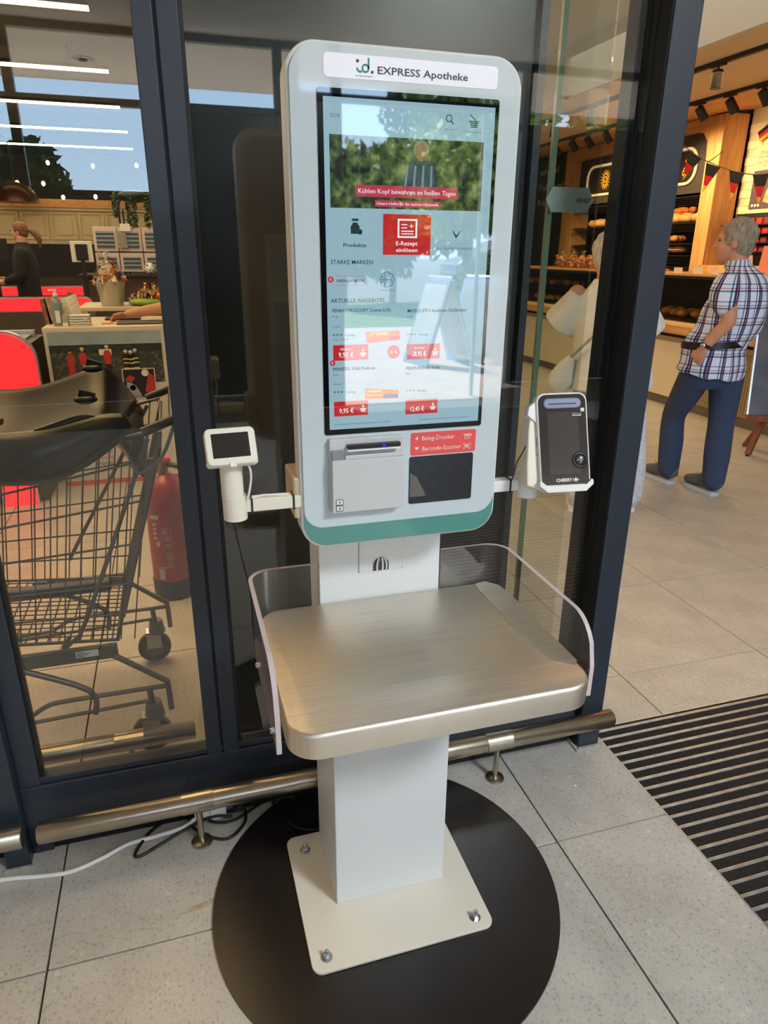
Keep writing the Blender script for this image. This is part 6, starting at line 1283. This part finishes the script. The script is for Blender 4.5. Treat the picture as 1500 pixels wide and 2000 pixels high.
# A-boards on the terrace
M_AB = mat('pale_poster', (222, 220, 214), .4, rgb2=(190, 196, 186), nscale=4)
for i, (x, y, a, lab) in enumerate(((3.45, -6.75, 80, 'nearest pale A-board, mirrored in the middle of the touchscreen'), (4.15, -6.9, 62, 'second pale A-board, mirrored right of the first in the touchscreen'), (4.55, -6.2, 88, 'third A-board, mirrored at the right edge of the touchscreen'))):
    t = thing('a_board', lab, 'A-board', (x, y, 0), R(a))
    for s in (-1, 1):
        X = Matrix.Translation((0, s * .02, 1.10)) @ Matrix.Rotation(R(s * 17), 4, 'X')
        f = box('frame', (-.32, .32), (-.012, .012), (-1.16, -.02), M_ALU, t, M=X, local=True); box('poster', (-.28, .28), (-.016, .016), (-1.05, -.08), M_AB, f, M=X, local=True)
    tube('hinge', [(-.3, 0, 1.115), (.3, 0, 1.115)], .015, M_ALU, t, local=True)
rnd = random.Random(21)
M_FOL = [mat('foliage_green', (92, 118, 44), .7, noise=.5, nscale=1.2), mat('foliage_dark', (52, 76, 36), .7, noise=.5, nscale=1.0), mat('foliage_light', (132, 150, 62), .7, noise=.4, nscale=1.5)]
M_BARK = mat('bark', (96, 80, 62), .9, noise=.3, nscale=12)
def tree(name, x, y, z0, h, r, mi, n, s, label, group=None, crown=None):
    t = thing(name, label, 'tree', (x, y, z0), 0, group)
    bm = bmn(); add_tube(bm, [(x, y, z0 - .1), (x + .05, y, z0 + h * .35), (x, y + .05, z0 + h * .7)], [.03 * h ** .9, .022 * h, .008 * h], 8); obj('trunk', bm, M_BARK, t, smooth=60)
    bm = bmn()
    for _ in range(14):
        a = rnd.uniform(0, 6.28); q = rnd.random() ** .5 * r * .75; zc = z0 + h * rnd.uniform(.35, .92); sc_ = 1 - .5 * max(0, (zc - z0) / h - .5)
        leafball(bm, (x + q * sc_ * math.cos(a), y + q * sc_ * math.sin(a), zc), n // 14, r * .42 * sc_, s, rnd)
    stuff(obj('crown', bm, M_FOL[mi], t, keepn=True)); return t
tree('young_tree', 5.3, -9.0, 0, 4.6, 1.5, 2, 5200, .11, 'young light green tree on the terrace, mirrored at the right of the screen')
tree('young_tree', 7.9, -8.6, 0, 4.8, 1.5, 0, 4000, .12, 'second young tree beside the terrace, farther right in the mirror image')
for i, (x, y, h, r, m_) in enumerate(((4.7, -17.5, 3.9, 1.9, 1), (6.3, -18.0, 4.2, 1.9, 0), (8.6, -18.0, 7.0, 2.6, 0), (13.6, -17.0, 7.4, 2.6, 1), (18.6, -18, 7.0, 2.6, 0), (.5, -28, 2.0, 1.4, 1), (-5.2, -27, 4.4, 2.2, 1), (-10, -27, 5.6, 2.8, 1), (6.5, -28, 3.4, 2.2, 0), (13, -29, 8.5, 4, 1), (-16, -26, 6.5, 3, 1), (24, -22, 8, 4, 1))):
    tree('broadleaf_tree', x, y, .0 if y > -19 else .6, h, r, m_, 3600, .20 + .05 * (y < -20), ORD[i] + ' listed broadleaf tree beyond the lawn, seen as a mirror image', 'trees beyond the lawn')
# planters with flowering shrubs
for i, (x, y, lab) in enumerate(((4.75, -8.1, 'brown planter with orange-flowered shrub, mirrored at the right of the screen'), (6.3, -8.3, 'brown planter with a green shrub beside the flowering one'))):
    t = thing('planter', lab, 'planter', (x, y, 0)); box('box', (x - .6, x + .6), (y - .25, y + .25), (0, .72), M_WOODH, t, bev=.01)
    bm = bmn(); leafball(bm, (x, y, 1.0), 900, .45, .05, rnd); stuff(obj('shrub', bm, M_FOL[2], t, keepn=True))
    if i == 0: bm = bmn(); leafball(bm, (x, y, 1.05), 160, .5, .035, rnd); stuff(obj('blossoms', bm, mat('orange_blossom', (226, 120, 60), .7), t, keepn=True))
# parked car
cr0 = thing('parked_car', 'silver-grey hatchback parked beyond the lawn, mirrored at the right of the screen', 'car', (11.5, -21.5, .38), R(180))
M_CAR = mat('car_silver_blue', (150, 160, 178), .25, .4, coat=.6); M_CGL = mat('car_window', (20, 24, 28), .08, spec=.8)
prof = [(-2.05, .28), (-2.1, .55), (-2.0, .82), (-1.75, .90), (-1.45, 1.30), (-1.05, 1.46), (.1, 1.48), (.55, 1.40), (1.15, .98), (1.85, .84), (2.08, .66), (2.1, .32)]
prism('car_body', prof, -.82, .82, M_CAR, cr0, local=True, bev=.06)
for s in (-1, 1):
    prism('side_window', [(-1.42, .95), (-1.15, 1.32), (-.2, 1.38), (-.2, .95)], s * .825 - .004, s * .825 + .004, M_CGL, cr0, local=True); prism('side_window', [(-.12, .95), (-.12, 1.38), (.45, 1.33), (.95, .98)], s * .825 - .004, s * .825 + .004, M_CGL, cr0, local=True)
    for x in (-1.3, 1.3):
        M = Matrix.Translation((x, s * .76, .32)) @ Matrix.Rotation(R(90), 4, 'X'); bm = bmn(); add_lathe(bm, [(.2, -.10), (.32, -.09), (.32, .09), (.2, .10)], (0, 0, 0), 24, M); o = obj('wheel', bm, M_RUB, cr0, smooth=40, local=True); bm = bmn(); add_lathe(bm, [(.05, -.11), (.2, -.105), (.2, .105), (.05, .11)], (0, 0, 0), 16, M); obj('wheel_rim', bm, M_ALU, o, local=True)
    prism('tail_light', [(-2.09, .6), (-2.0, .84), (-1.9, .84), (-1.98, .6)], s * .80 - .03, s * .80 + .03, MATS['red_print'], cr0, local=True)
